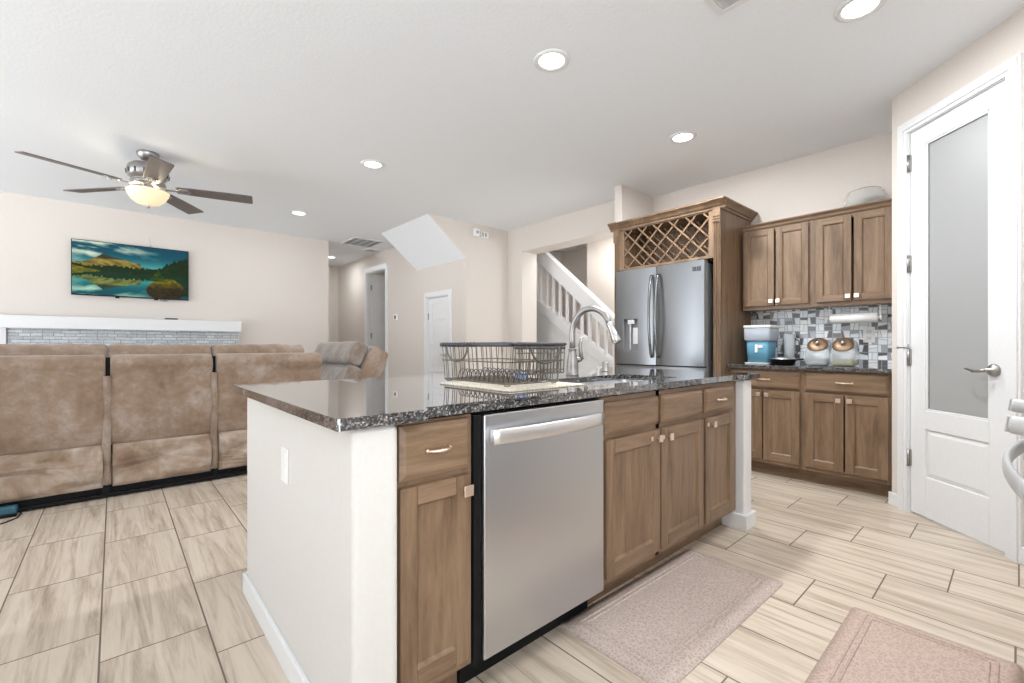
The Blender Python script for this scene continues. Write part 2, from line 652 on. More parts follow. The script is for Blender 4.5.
D2a, D2b, D2z = 7.335, 8.10, 2.43      # open door in the hall
D3a, D3b, D3z = 5.36, 5.95, 1.80       # under-stair closet door
mb = MB()
mb.box(HX, HX + 0.12, 8.10, 9.69, 0, H_C)
mb.box(HX, HX + 0.12, D2a, D2b, D2z, H_C)
mb.box(HX, HX + 0.12, D3b, D2a, 0, H_C)
mb.box(HX, HX + 0.12, D3a, D3b, D3z, H_C)
mb.box(HX, HX + 0.12, 4.94, D3a, 0, H_C)
struct('wall_hall', mb, 'wall_paint')
struct('wall_stair_end', MB().box(HX + 0.12, 4.30, 4.94, 5.06, 0, H_C), 'wall_paint')
# sloping underside of the upper stair flight
struct('wall_stair_soffit', MB().prism([(2.965, H_C), (HX, 2.255), (HX, H_C)], 'y', 4.94, 6.27), ['wall_paint'])
so = bpy.data.objects['wall_stair_soffit']
so.data.materials.append(M['ceiling_paint'])
for p in so.data.polygons:
    if p.normal.z < -0.3:
        p.material_index = 1
# wall with the wide opening to the stairs
OX, OT = 4.30, 0.29
mb = MB()
mb.box(OX, OX + OT, 4.64, 4.94, 0, H_C)
mb.box(OX, OX + OT, 2.80, 4.64, 2.40, H_C)
struct('wall_stair_opening', mb, 'wall_paint')
KX = 4.54
struct('wall_fridge_side', MB().box(3.93, OX + OT, 2.725, 2.815, 0, H_C), 'wall_paint', 0.006)
struct('wall_kitchen', MB().box(KX, KX + 0.14, 0.44, 2.725, 0, H_C), 'wall_paint')
# stairwell behind the opening
struct('wall_stairwell_far', MB().box(6.0, 6.12, 2.815, 10.0, 0, H_C), 'wall_paint')
struct('wall_stairwell_near', MB().box(5.42, 5.999, 2.815, 4.385, 0, H_C), 'wall_paint')
struct('wall_stairwell_end', MB().box(4.60, 6.0, 5.42, 5.52, 0, H_C), 'wall_paint')
# bedroom behind the hall door
struct('wall_bedroom', MB().box(HX + 0.12, 6.0, 9.55, 9.69, 0, H_C).box(HX + 0.12, 6.0, 6.6, 6.7, 0, H_C), 'wall_paint')

# knee wall and stringer below the railing
ST0, ST1 = 5.3, 2.95
def zs(y):
    return 1.795 + 0.66 * (y - 4.945)
struct('wall_stair_knee', MB().prism([(ST0, 0), (ST0, zs(ST0) - 0.16), (ST1, zs(ST1) - 0.16), (ST1, 0)], 'x', 4.92, 5.0), 'white_trim')

# pantry: return wall, diagonal wall with the door opening
P0 = Vector((3.935, 0.568))
DV = Vector((-math.sqrt(.5), -math.sqrt(.5)))
NV = Vector((math.sqrt(.5), -math.sqrt(.5)))   # into the pantry
# a local frame: x along the diagonal (from the corner towards the camera side), y into the pantry
PF = Matrix(((DV.x, NV.x, 0, P0.x), (DV.y, NV.y, 0, P0.y), (0, 0, 1, 0), (0, 0, 0, 1)))
struct('wall_pantry_return', MB().box(3.97, KX, 0.46, 0.568, 0, H_C), 'wall_paint')
DS0, DS1, DZ = 0.138, 0.752, 2.445
mb = MB()
mb.box(0, DS0, 0, 0.11, 0, H_C)
mb.box(DS0, DS1, 0, 0.11, DZ, H_C)
mb.box(DS1, 1.75, 0, 0.11, 0, H_C)
struct('wall_pantry', mb.xf(PF), 'wall_paint')
struct('wall_pantry_back', MB().box(3.6, 3.72, -1.2, -0.4, 0, H_C), 'wall_paint')
struct('wall_range', MB().box(0.7, 3.72, -0.82, -0.70, 0, H_C), 'wall_paint')

# casing and door of the pantry
mb = MB()
cw = 0.074
for a, b in ((DS0 - cw, DS0), (DS1, DS1 + cw)):
    mb.box(a, b, -0.014, 0, 0, DZ + cw)
mb.box(DS0, DS1, -0.014, 0, DZ, DZ + cw)
mb.box(DS0 - cw + .012, DS0 - .022, -0.021, -0.014, 0, DZ + cw - 0.012)
mb.box(DS1 + .022, DS1 + cw - .012, -0.021, -0.014, 0, DZ + cw - 0.012)
mb.box(DS0 - .022, DS1 + .022, -0.021, -0.014, DZ + 0.022, DZ + cw - 0.012)
mb.box(DS0, DS0 + 0.004, -0.002, 0.11, 0, DZ)
mb.box(DS1 - 0.004, DS1, -0.002, 0.11, 0, DZ)
mb.box(DS0, DS1, -0.002, 0.11, DZ - 0.004, DZ)
struct('trim_pantry', mb.xf(PF), 'white_trim')
d1 = bpy.data.objects.new('door_1', None)
d1.location = (P0.x, P0.y, 0)
d1.rotation_euler = (0, 0, math.atan2(DV.y, DV.x))
COL.objects.link(d1)
d1['kind'] = 'structure'
# local frame of door_1: x along the wall, y = left of x; pantry side is +y? rotate (0,1) -> NV?
# rot by 225 deg: (0,1) -> (-sin225, cos225) = (.707,-.707) = NV, so local y points into the pantry
a0, a1 = DS0 + 0.007, DS1 - 0.007
g0, g1, gz0, gz1 = 0.254, 0.650, 0.672, 2.330
p0_, p1_, pz0, pz1 = 0.292, 0.662, 0.262, 0.556
fr = MB()
yb, yf = 0.046, 0.006
fr.box(a0, g0, yf, yb, 0.012, DZ - 0.008)
fr.box(g1, a1, yf, yb, 0.012, DZ - 0.008)
fr.box(g0, g1, yf, yb, gz1, DZ - 0.008)
fr.box(g0, g1, yf, yb, pz1, gz0)
fr.box(g0, g1, yf, yb, 0.012, pz0)
# glazing bead
for (x0, x1, z0, z1) in ((g0, g0 + 0.012, gz0, gz1), (g1 - 0.012, g1, gz0, gz1), (g0, g1, gz0, gz0 + 0.012), (g0, g1, gz1 - 0.012, gz1)):
    fr.box(x0, x1, yf + 0.004, yf + 0.012, z0, z1)
o = obj('door_leaf', fr, 'white_trim', d1, False, 0.003)
pn = MB()
A = [(g0, yf + 0.012, pz0), (g1, yf + 0.012, pz0), (g1, yf + 0.012, pz1), (g0, yf + 0.012, pz1)]
B = [(g0 + 0.03, yf + 0.003, pz0 + 0.03), (g1 - 0.03, yf + 0.003, pz0 + 0.03), (g1 - 0.03, yf + 0.003, pz1 - 0.03), (g0 + 0.03, yf + 0.003, pz1 - 0.03)]
pn.frustum(A, B)
obj('door_panel', pn, 'white_trim', d1, False)
o = obj('glass_pane', MB().box(g0, g1, 0.022, 0.030, gz0, gz1), 'frosted_glass', d1, False)
o['label'] = 'frosted glass pane of the pantry door'
lv = MB().lathe([(0.0, 0.006), (0.032, 0.006), (0.034, 0.0), (0.028, -0.010), (0.012, -0.014), (0.010, -0.045), (0.0, -0.045)], (0.680, 0, 0.945), 28, axis='y', close=False)
lv.tube([(0.680, -0.040, 0.945), (0.65, -0.046, 0.940), (0.62, -0.046, 0.936), (0.595, -0.044, 0.945), (0.565, -0.042, 0.948)], [0.010, 0.010, 0.008, 0.007, 0.004], 10)
o = obj('door_handle', lv, 'nickel', d1, False)
o['label'] = 'brushed nickel lever handle'
for hz in (2.245, 1.60, 1.00, 0.355):
    hg = MB().box(DS0 - 0.004, DS0 + 0.016, -0.004, 0.008, hz - 0.052, hz + 0.052)
    hg.lathe([(0.0, -0.055), (0.0075, -0.055), (0.0075, 0.055), (0.0, 0.055)], (DS0 + 0.004, -0.006, hz), 10, close=False)
    h = obj('hinge', hg, 'nickel', d1, False)
    if abs(hz - 1.0) < 0.01:
        st = MB().tube([(DS0 + 0.004, -0.006, hz + 0.055), (DS0 + 0.004, -0.008, hz + 0.085)], 0.005, 8)
        st.tube([(DS0 + 0.03, -0.012, hz + 0.062), (DS0 - 0.055, -0.022, hz + 0.062)], 0.004, 8)
        st.lathe([(0.0, -0.006), (0.008, -0.006), (0.008, 0.006), (0.0, 0.006)], (DS0 - 0.058, -0.022, hz + 0.062), 10, axis='x', close=False)
        obj('hinge_stop', st, 'nickel', h, False)

# baseboards
def bboard(name, pts_mb):
    pts_mb.v = [(p[0], p[1], 0.085 if p[2] > 0.1 else p[2]) for p in pts_mb.v]
    return struct(name, pts_mb, 'white_trim', 0.003)
bboard('baseboard_pantry', MB().box(-0.014, DS0 - cw, -0.014, 0, 0, 0.125).box(DS1 + cw, 1.75, -0.014, 0, 0, 0.125).xf(PF))
bboard('baseboard_fireplace', MB().box(-4.2, 2.56, WT - 0.014, WT, 0, 0.125))
bboard('baseboard_hall', MB().box(HX - 0.014, HX, 8.20, 9.55, 0, 0.125).box(HX - 0.014, HX, 6.05, 7.24, 0, 0.125).box(HX - 0.014, HX, 4.94, 5.26, 0, 0.125))
bboard('baseboard_stair_end', MB().box(HX - 0.014, 4.30, 4.926, 4.94, 0, 0.125))
bboard('baseboard_stair_opening', MB().box(4.286, 4.30, 4.64, 4.926, 0, 0.125))

# hall doors: casings and five-panel leaves
def casing(name, y0, y1, z1, w=0.085):
    mb = MB()
    for a, b in ((y0 - w, y0), (y1, y1 + w)):
        mb.box(HX - 0.016, HX, a, b, 0, z1 + w)
        mb.box(HX - 0.023, HX - 0.016, a + 0.016, b - 0.016, 0, z1 + w - 0.014)
    mb.box(HX - 0.016, HX, y0, y1, z1, z1 + w)
    mb.box(HX - 0.001, HX + 0.13, y0, y0 + 0.015, 0, z1)
    mb.box(HX - 0.001, HX + 0.13, y1 - 0.015, y1, 0, z1)
    mb.box(HX - 0.001, HX + 0.13, y0, y1, z1 - 0.015, z1)
    return struct(name, mb, 'white_trim')


casing('trim_hall', D2a, D2b, D2z)
casing('trim_closet', D3a, D3b, D3z, 0.07)


def panel_leaf(w, h, n_=5, t=0.035, st=0.10):
    """leaf in a local frame: x 0..w, y 0..t (front at y = 0), z 0..h"""
    mb = MB()
    mb.box(0, st, 0, t, 0, h).box(w - st, w, 0, t, 0, h)
    gap = 0.085
    ph = (h - gap * (n_ + 1)) / n_
    for i in range(n_ + 1):
        z = i * (ph + gap)
        mb.box(st, w - st, 0, t, z, z + gap)
    for i in range(n_):
        z = gap + i * (ph + gap)
        a = [(st, 0.010, z), (w - st, 0.010, z), (w - st, 0.010, z + ph), (st, 0.010, z + ph)]
        b = [(st + .025, 0.003, z + .025), (w - st - .025, 0.003, z + .025), (w - st - .025, 0.003, z + ph - .025), (st + .025, 0.003, z + ph - .025)]
        mb.frustum(a, b)
    return mb


d2 = bpy.data.objects.new('door_2', None)
d2.location = (HX + 0.07, D2b - 0.05, 0.01)
COL.objects.link(d2)
d2['kind'] = 'structure'
obj('door_leaf', panel_leaf(0.74, 2.40), 'white_trim', d2, False)
for hz in (2.15, 1.25, 0.3):
    obj('hinge', MB().box(-0.018, 0.0, -0.006, 0.03, hz - 0.05, hz + 0.05), 'nickel', d2, False)
d3 = bpy.data.objects.new('door_3', None)
d3.location = (HX + 0.012, D3b - 0.018, 0.01)
d3.rotation_euler = (0, 0, -PI / 2)
COL.objects.link(d3)
d3['kind'] = 'structure'
obj('door_leaf', panel_leaf(D3b - D3a - 0.036, 1.77), 'white_trim', d3, False)
lv = MB().lathe([(0.0, 0.0), (0.028, 0.0), (0.028, -0.012), (0.010, -0.016), (0.010, -0.045), (0.0, -0.045)], (0.49, 0, 0.93), 20, axis='y', close=False)
lv.tube([(0.49, -0.042, 0.93), (0.44, -0.046, 0.93), (0.385, -0.044, 0.934)], [0.009, 0.008, 0.005], 8)
obj('door_handle', lv, 'nickel', d3, False)
for hz in (1.5, 0.3):
    obj('hinge', MB().box(-0.008, 0.012, -0.012, 0.002, hz - 0.05, hz + 0.05), 'nickel', d3, False)

# stair railing
rl = thing('stair_railing', 'white painted stair railing with square balusters seen through the wall opening', 'railing', (4.90, 3.0, zs(3.0)))
obj('bottom_rail', MB().prism([(ST0, zs(ST0) - 0.165), (ST0, zs(ST0)), (ST1, zs(ST1)), (ST1, zs(ST1) - 0.165)], 'x', 4.89, 5.02), 'white_trim', rl, bevel=0.005)
def zr(y):
    return 2.497 + 0.84 * (y - 4.752)
obj('handrail', MB().prism([(ST0, zr(ST0) - 0.26), (ST0, zr(ST0)), (ST1, zr(ST1)), (ST1, zr(ST1) - 0.26)], 'x', 4.86, 4.98), 'white_trim', rl, bevel=0.008)
yb_ = 5.03
while yb_ > 3.05:
    z0_, z1_ = zs(yb_) - 0.01, zr(yb_) - 0.25
    if z1_ - z0_ > 0.03:
        obj('baluster', MB().box(4.905, 4.94, yb_ - 0.0175, yb_ + 0.0175, z0_ - 0.02, z1_ + 0.02), 'white_trim', rl)
    yb_ -= 0.137

# ------------------------------------------------------------------ ceiling fixtures
CAN_L = ['round recessed ceiling light above the middle of the island',
         'large round recessed light nearest the pantry door, cut by the top edge of the photo',
         'round recessed ceiling light in front of the wine rack and upper cabinets',
         'small round recessed light between the ceiling fan and the stair soffit',
         'tiny recessed light near the fireplace wall, right of the fan blade',
         'recessed light deep in the hallway beyond the fireplace wall corner']
can0 = None
for (cx, cy), lb in zip(CANS, CAN_L):
    if can0 is None:
        can0 = thing('recessed_light', lb, 'ceiling light', (cx, cy, H_C), group='recessed ceiling lights')
        obj('trim_ring', MB().lathe([(0.074, 0.0), (0.105, 0.0), (0.103, -0.006), (0.082, -0.010), (0.074, -0.004)], (0, 0, 0), 40, close=False), 'white_trim', can0, False)
        obj('lens', MB().lathe([(0.0, -0.004), (0.040, -0.0045), (0.076, -0.003), (0.076, 0.0), (0.0, 0.0)], (0, 0, 0), 40, close=False), 'lamp_lens', can0, False)
    else:
        dup(can0, (cx, cy, H_C), lb)


def grille(name, label, x0, x1, y0, y1, n_, along, cols=1, mat='vent_gray'):
    t = thing(name, label, 'vent', ((x0 + x1) / 2, (y0 + y1) / 2, H_C))
    w = 0.028
    mb = MB().box(x0, x1, y0, y0 + w, H_C - 0.010, H_C).box(x0, x1, y1 - w, y1, H_C - 0.010, H_C)
    mb.box(x0, x0 + w, y0 + w, y1 - w, H_C - 0.010, H_C).box(x1 - w, x1, y0 + w, y1 - w, H_C - 0.010, H_C)
    for c in range(1, cols):
        if along == 'x':
            p = x0 + (x1 - x0) * c / cols
            mb.box(p - 0.008, p + 0.008, y0 + w, y1 - w, H_C - 0.010, H_C)
        else:
            p = y0 + (y1 - y0) * c / cols
            mb.box(x0 + w, x1 - w, p - 0.008, p + 0.008, H_C - 0.010, H_C)
    obj('frame', mb, 'white_trim', t)
    obj('duct_opening', MB().box(x0 + w, x1 - w, y0 + w, y1 - w, H_C - 0.002, H_C), mat, t)
    sl = MB()
    for i in range(n_):
        q = (i + 0.5) / n_
        if along == 'x':
            p = y0 + w + (y1 - y0 - 2 * w) * q
            sl.prism([(p - 0.006, H_C - 0.009), (p + 0.004, H_C - 0.003), (p + 0.006, H_C - 0.003), (p - 0.004, H_C - 0.009)], 'x', x0 + w, x1 - w)
        else:
            p = x0 + w + (x1 - x0 - 2 * w) * q
            sl.prism([(p - 0.006, H_C - 0.009), (p + 0.004, H_C - 0.003), (p + 0.006, H_C - 0.003), (p - 0.004, H_C - 0.009)], 'y', y0 + w, y1 - w)
    obj('louvers', sl, 'white_trim', t)


grille('air_register', 'white louvered air register on the ceiling, cut by the top edge of the photo', 1.96, 2.28, 0.86, 1.0, 7, 'x', mat='white_trim')
grille('return_vent', 'wide gray return air vent on the ceiling before the hallway', 2.755, 3.25, 6.75, 7.285, 16, 'x', 4)
grille('small_vent', 'small gray vent on the ceiling above the open hall door', 3.25, 3.48, 7.40, 7.62, 8, 'x')

# ceiling fan
FX, FY, FZ = 0.22, 5.0, 2.430
fan = thing('ceiling_fan', 'nickel ceiling fan with five dark blades and a glowing glass bowl', 'ceiling fan', (FX, FY, H_C))
obj('canopy', MB().lathe([(0.0, 0), (0.078, 0), (0.080, -0.012), (0.074, -0.035), (0.050, -0.062), (0.022, -0.074), (0.0, -0.074)], (FX, FY, H_C), 36, close=False), 'nickel', fan)
obj('downrod', MB().lathe([(0.016, 2.60), (0.016, 2.69)], (FX, FY, 0), 16).lathe([(0.0, 2.640), (0.032, 2.642), (0.036, 2.652), (0.022, 2.665), (0.0, 2.665)], (FX, FY, 0), 24, close=False), 'nickel', fan)
mot = obj('motor_housing', MB().lathe([(0.0, 2.650), (0.05, 2.650), (0.105, 2.638), (0.138, 2.612), (0.147, 2.575), (0.140, 2.535), (0.115, 2.505), (0.100, 2.495), (0.125, 2.485), (0.125, 2.462), (0.0, 2.462)], (FX, FY, 0), 48, close=False), 'nickel', fan)
for i in range(14):
    q = 2 * PI * i / 14
    c, s_ = math.cos(q), math.sin(q)
    obj('vent_slot', MB().tube([(FX + .146 * c, FY + .146 * s_, 2.570), (FX + .141 * c, FY + .141 * s_, 2.535)], 0.007, 6), 'dark_gray', mot)
for i in range(5):
    q = math.radians(-14.3 + 72 * i)
    mtx = Matrix.Translation((FX, FY, FZ + 0.02)) @ Matrix.Rotation(q, 4, 'Z')
    tilt = mtx @ Matrix.Translation((0.2, 0, 0)) @ Matrix.Rotation(math.radians(-11), 4, 'X') @ Matrix.Translation((-0.2, 0, 0))
    out = []
    for x, w in ((0.20, 0.050), (0.22, 0.058), (0.40, 0.068), (0.60, 0.074), (0.762, 0.076), (0.785, 0.072)):
        out.append((x, w))
    poly = [(x, -w) for x, w in out] + [(x, w) for x, w in out[::-1]]
    bl = MB().prism(poly, 'z', -0.004, 0.004).xf(tilt)
    b_ = obj('blade', bl, 'blade_wood', fan, bevel=0.002)
    br_ = MB().prism([(0.12, -0.018), (0.20, -0.012), (0.23, -0.040), (0.29, -0.034), (0.31, 0), (0.29, 0.034), (0.23, 0.040), (0.20, 0.012), (0.12, 0.018)], 'z', -0.012, -0.004).xf(tilt)
    for px, py in ((0.245, -0.022), (0.245, 0.022), (0.285, 0)):
        st_ = len(br_.v)
        br_.lathe([(0, -0.018), (0.006, -0.018), (0.007, -0.012), (0.0, -0.012)], (px, py, 0), 10, close=False).xf(tilt, st_)
    obj('blade_bracket', br_, 'nickel', b_, bevel=0.002)
obj('light_fitter', MB().lathe([(0.0, 2.462), (0.04, 2.462), (0.042, 2.418), (0.150, 2.416), (0.154, 2.410), (0.146, 2.404), (0.0, 2.404)], (FX, FY, 0), 44, close=False), 'nickel', fan)
bw = obj('light_bowl', MB().lathe([(0.149, 2.412), (0.152, 2.406), (0.144, 2.380), (0.120, 2.336), (0.085, 2.304), (0.045, 2.288), (0.0, 2.283)], (FX, FY, 0), 44, close=False), 'bowl_glow', fan)
bw['label'] = 'glowing frosted glass bowl'
obj('finial', MB().lathe([(0.0, 2.262), (0.009, 2.265), (0.014, 2.273), (0.009, 2.281), (0.022, 2.287), (0.0, 2.291)], (FX, FY, 0), 20, close=False), 'nickel', fan)

# ------------------------------------------------------------------ fireplace wall
fp = thing('fireplace', 'stacked gray stone fireplace with a thick white mantel behind the sofa', 'fireplace', (0.21, WT - 0.05, 0))
obj('stone_surround', MB().box(-0.86, 1.30, WT - 0.08, WT, 0, 1.262), 'ledge_stone', fp)
obj('mantel_shelf', MB().box(-0.905, 1.312, WT - 0.20, WT, 1.262, 1.402), 'white_trim', fp, bevel=0.006)
obj('side_pilaster', MB().box(-1.02, -0.865, WT - 0.10, WT, 0, 1.262).box(-1.02, -0.9, WT - 0.12, WT, 1.262, 1.41), 'white_trim', fp, bevel=0.004)
fb = MB().box(-0.30, 0.74, WT - 0.087, WT - 0.08, 0.30, 0.90)
obj('firebox', fb, 'black_plastic', fp)
tag(obj('media_box', MB().box(0.48, 0.61, WT - 0.18, WT - 0.08, 1.4025, 1.422), 'dark_gray', bevel=0.006), 'thin dark media box lying on the white mantel', 'media box')

# television with a generic mountain-lake picture
tv = thing('television', 'flat wall mounted television showing a green mountain lake', 'television', (0.18, WT - 0.02, 1.665))
TX0, TX1, TZ0, TZ1, TY = -0.372, 0.734, 1.665, 2.312, 7.245
obj('cabinet', MB().box(TX0, TX1, TY, TY + 0.025, TZ0, TZ1).box(TX0 + .15, TX1 - .15, TY + 0.025, WT - 0.0, TZ0 + .12, TZ1 - .12), 'black_plastic', tv, bevel=0.003)
for fx in (0.03, 0.40):
    obj('foot_mount', MB().box(fx - 0.02, fx + 0.02, TY, TY + 0.022, TZ0 - 0.016, TZ0 + 0.002), 'black_plastic', tv)
NU, NVV = 220, 128
sx0, sx1, sz0, sz1 = TX0 + 0.008, TX1 - 0.008, TZ0 + 0.012, TZ1 - 0.008
me = bpy.data.meshes.new('screen')
vv = [(sx0 + (sx1 - sx0) * i / NU, TY - 0.0008, sz0 + (sz1 - sz0) * j / NVV) for j in range(NVV + 1) for i in range(NU + 1)]
inv = root_matrix(tv).inverted()
vv = [tuple(inv @ Vector(p)) for p in vv]
ff = [(j * (NU + 1) + i, j * (NU + 1) + i + 1, (j + 1) * (NU + 1) + i + 1, (j + 1) * (NU + 1) + i) for j in range(NVV) for i in range(NU)]
me.from_pydata(vv, [], ff)
me.materials.append(M['screen_picture'])


def vnoise(x, y, seed):
    def h(i, j):
        q = np.sin(i * 127.1 + j * 311.7 + seed * 74.7) * 43758.5453
        return q - np.floor(q)
    i, j = np.floor(x), np.floor(y)
    fx, fy = x - i, y - j
    fx, fy = fx * fx * (3 - 2 * fx), fy * fy * (3 - 2 * fy)
    return (h(i, j) * (1 - fx) + h(i + 1, j) * fx) * (1 - fy) + (h(i, j + 1) * (1 - fx) + h(i + 1, j + 1) * fx) * fy


def fbm(x, y, seed, o=4):
    return sum(vnoise(x * 2 ** k, y * 2 ** k, seed + k) * 0.5 ** (k + 1) for k in range(o)) / (1 - 0.5 ** o)


gx, gy = np.meshgrid(np.arange(NU + 1) / NU, np.arange(NVV + 1) / NVV)


def landscape(x, y):
    """colour above the water line at y = 0.46, as linear RGB"""
    t = np.clip((y - 0.5) / 0.5, 0, 1)[..., None]
    c = np.array([0.26, 0.58, 0.56]) * (1 - t) ** 3 + np.array([0.0, 0.10, 0.14]) * (1 - (1 - t) ** 2)
    cl = np.clip((fbm(x * 5 + y * 3, y * 9, 3) - 0.52) * 4, 0, 1) * np.clip((0.75 - x) * 3, 0, 1) * np.clip((y - .6) * 8, 0, 1)
    c = c * (1 - cl[..., None] * .75) + np.array([0.75, 0.80, 0.68]) * cl[..., None] * .75
    far = 0.57 + 0.05 * fbm(x * 12, x * 0, 9) - 0.05 * np.abs(x - .6)
    m = (y < far) & (x > .4)
    c[m] = np.array([0.13, 0.24, 0.22])
    ridge = np.where(x < .24, 0.60 + 0.19 * np.clip((x + .02) / .26, 0, 1) ** 2.2, 0.79 - 0.62 * (x - .24) + 0.25 * np.clip(x - .33, 0, 1)) + 0.03 * (fbm(x * 22, x * 0, 5) - .5)
    m = (y < ridge) & (x < .56)
    sh = (0.15 + 1.35 * fbm(x * 26 + y * 20, y * 30, 2))[..., None]
    dark = ((x > .2) & (y > .70))[..., None] * 0.75
    c[m] = ((np.array([0.30, 0.25, 0.10]) * (1 - dark) + np.array([0.03, 0.05, 0.05]) * dark) * sh)[m]
    tree = 0.52 + 0.05 * vnoise(x * 60, x * 0, 7) + 0.05 * fbm(x * 8, x * 0, 4) - .01
    tree = np.where(x > .72, tree + np.clip((x - .72) * 1.0, 0, 0.26) + 0.06 * vnoise(x * 55, x * 0, 8), tree)
    m = y < tree
    sh = (0.3 + 1.1 * fbm(x * 40, y * 30, 11))[..., None]
    c[m] = (np.array([0.012, 0.046, 0.006]) * sh)[m]
    m2 = (y < 0.52 - 0.35 * x + 0.03 * fbm(x * 14, y * 3, 6)) & (x < .22)
    c[m2] = (np.array([0.22, 0.19, 0.03]) * sh)[m2]
    return c


WL = 0.455
c_top = landscape(gx, gy)
ry = WL + (WL - gy) * 0.95 + 0.012 * (fbm(gx * 30, gy * 60, 13) - .5)
c_ref = landscape(gx, ry) * np.array([0.72, 0.86, 0.82]) + np.array([0.0, 0.018, 0.02])
pic = np.where((gy > WL)[..., None], c_top, c_ref)
rk = ((gx - .795) / .18) ** 2 + ((gy - .16) / .24) ** 2 + 0.5 * (fbm(gx * 14, gy * 10, 15) - .5)
m = (rk < 1) & (gx > .6)
sh = (0.15 + 1.3 * fbm(gx * 34, gy * 26, 17))[..., None]
top = np.clip((gy - .18) * 6, 0, 1)[..., None]
pic[m] = ((np.array([0.06, 0.045, 0.012]) * (1 - top) + np.array([0.22, 0.19, 0.02]) * top) * sh)[m]
hw = np.clip((0.60 - gy) / .26, 0, 1) * .07
m = (np.abs(gx - .715 + .01 * (vnoise(gy * 40, gy * 0, 19) - .5)) < hw) & (gy > .33)
pic[m] = (np.array([0.06, 0.11, 0.01]) * sh)[m]
at_ = me.color_attributes.new('picture', 'FLOAT_COLOR', 'POINT')
g_ = pic.mean(2, keepdims=True)
pic = g_ + (pic - g_) * 1.25
pic = np.clip(pic, 0, 1) ** 1.35
rgba = np.concatenate([np.clip(pic, 0, 1).reshape(-1, 3), np.ones(((NU + 1) * (NVV + 1), 1))], 1).astype(np.float32)
at_.data.foreach_set('color', rgba.ravel())
so = bpy.data.objects.new('screen', me)
so.parent = tv
so['label'] = 'lit screen with a lake, forest and rocky island'
COL.objects.link(so)
obj('cable', MB().tube([(0.47 + 0.03 * math.sin(a * .8) * 1.0, TY + 0.03, TZ0 + 0.01 - 0.03 * math.sin(PI * a / 8)) for a in range(9)], 0.003, 6).tube(
    [(0.50 - 0.025 * math.cos(PI * a / 10), TY + 0.03, TZ0 + 0.006 - 0.028 * math.sin(PI * a / 10)) for a in range(11)], 0.0028, 6), 'black_plastic', tv)

tag(obj('cable_hook', MB().tube([(0.325, WT - .004, 2.43), (0.325, WT - .012, 2.40), (0.328, WT - .006, 2.37), (0.336, WT - .012, 2.355), (0.336, WT - .004, 2.325)], 0.006, 8), 'white_trim', origin=(0.33, WT, 2.37)), 'tiny white cable clip on the wall above the television', 'cable clip')

# small devices on walls
dv = thing('door_chime', 'small white chime box on the wall beside the stair soffit', 'chime', (3.70, 4.93, 2.57))
obj('body', MB().box(3.665, 3.752, 4.895, 4.94, 2.572, 2.668), 'white_plastic', dv, bevel=0.006)
obj('speaker_grille', MB().lathe([(0, 4.893), (0.020, 4.893), (0.022, 4.896), (0, 4.896)], (3.712, 0, 2.625), 20, axis='y', close=False), 'vent_gray', dv)
dv = thing('alarm_panel', 'flat white alarm sensor right of the chime box', 'sensor', (3.86, 4.93, 2.57))
obj('body', MB().box(3.785, 3.925, 4.92, 4.94, 2.570, 2.655), 'white_plastic', dv, bevel=0.005)
obj('vent_bars', MB().box(3.81, 3.835, 4.917, 4.92, 2.585, 2.64).box(3.86, 3.885, 4.917, 4.92, 2.585, 2.64), 'vent_gray', dv)
dv = thing('thermostat', 'tiny dark thermostat on the wall between the two hall doors', 'thermostat', (HX, 6.95, 1.50))
obj('body', MB().box(HX - 0.018, HX, 6.90, 7.02, 1.50, 1.60), 'white_plastic', dv, bevel=0.004)
obj('display', MB().box(HX - 0.020, HX - 0.017, 6.93, 6.985, 1.525, 1.58), 'dark_gray', dv)

# ------------------------------------------------------------------ sofa
SY = 4.25
sofa = thing('reclining_sofa', 'long tan suede reclining sofa seen from behind, facing the fireplace', 'sofa', (0.3, SY + 0.4, 0))


def panel_profile(y):
    """(y,z) closed outline of one back: upright panel, rolled top"""
    pts = [(y + 0.02, 0.36), (y + 0.0, 0.40), (y - 0.012, 0.60), (y - 0.006, 0.84), (y - 0.004, 0.885)]
    for a in range(0, 11):
        q = math.radians(200 - a * 20)
        pts.append((y + 0.052 + 0.085 * math.cos(q), 0.945 + 0.066 * math.sin(q)))
    pts += [(y + 0.15, 0.86), (y + 0.16, 0.60), (y + 0.16, 0.36)]
    return pts


def headrest_profile(y):
    return [(y + 0.10 + 0.125 * math.cos(q) * (1.0 if math.sin(q) < 0 else 0.9), 0.965 + (0.122 if math.sin(q) > 0 else 0.10) * math.sin(q)) for q in [2 * PI * k / 18 for k in range(18)]]


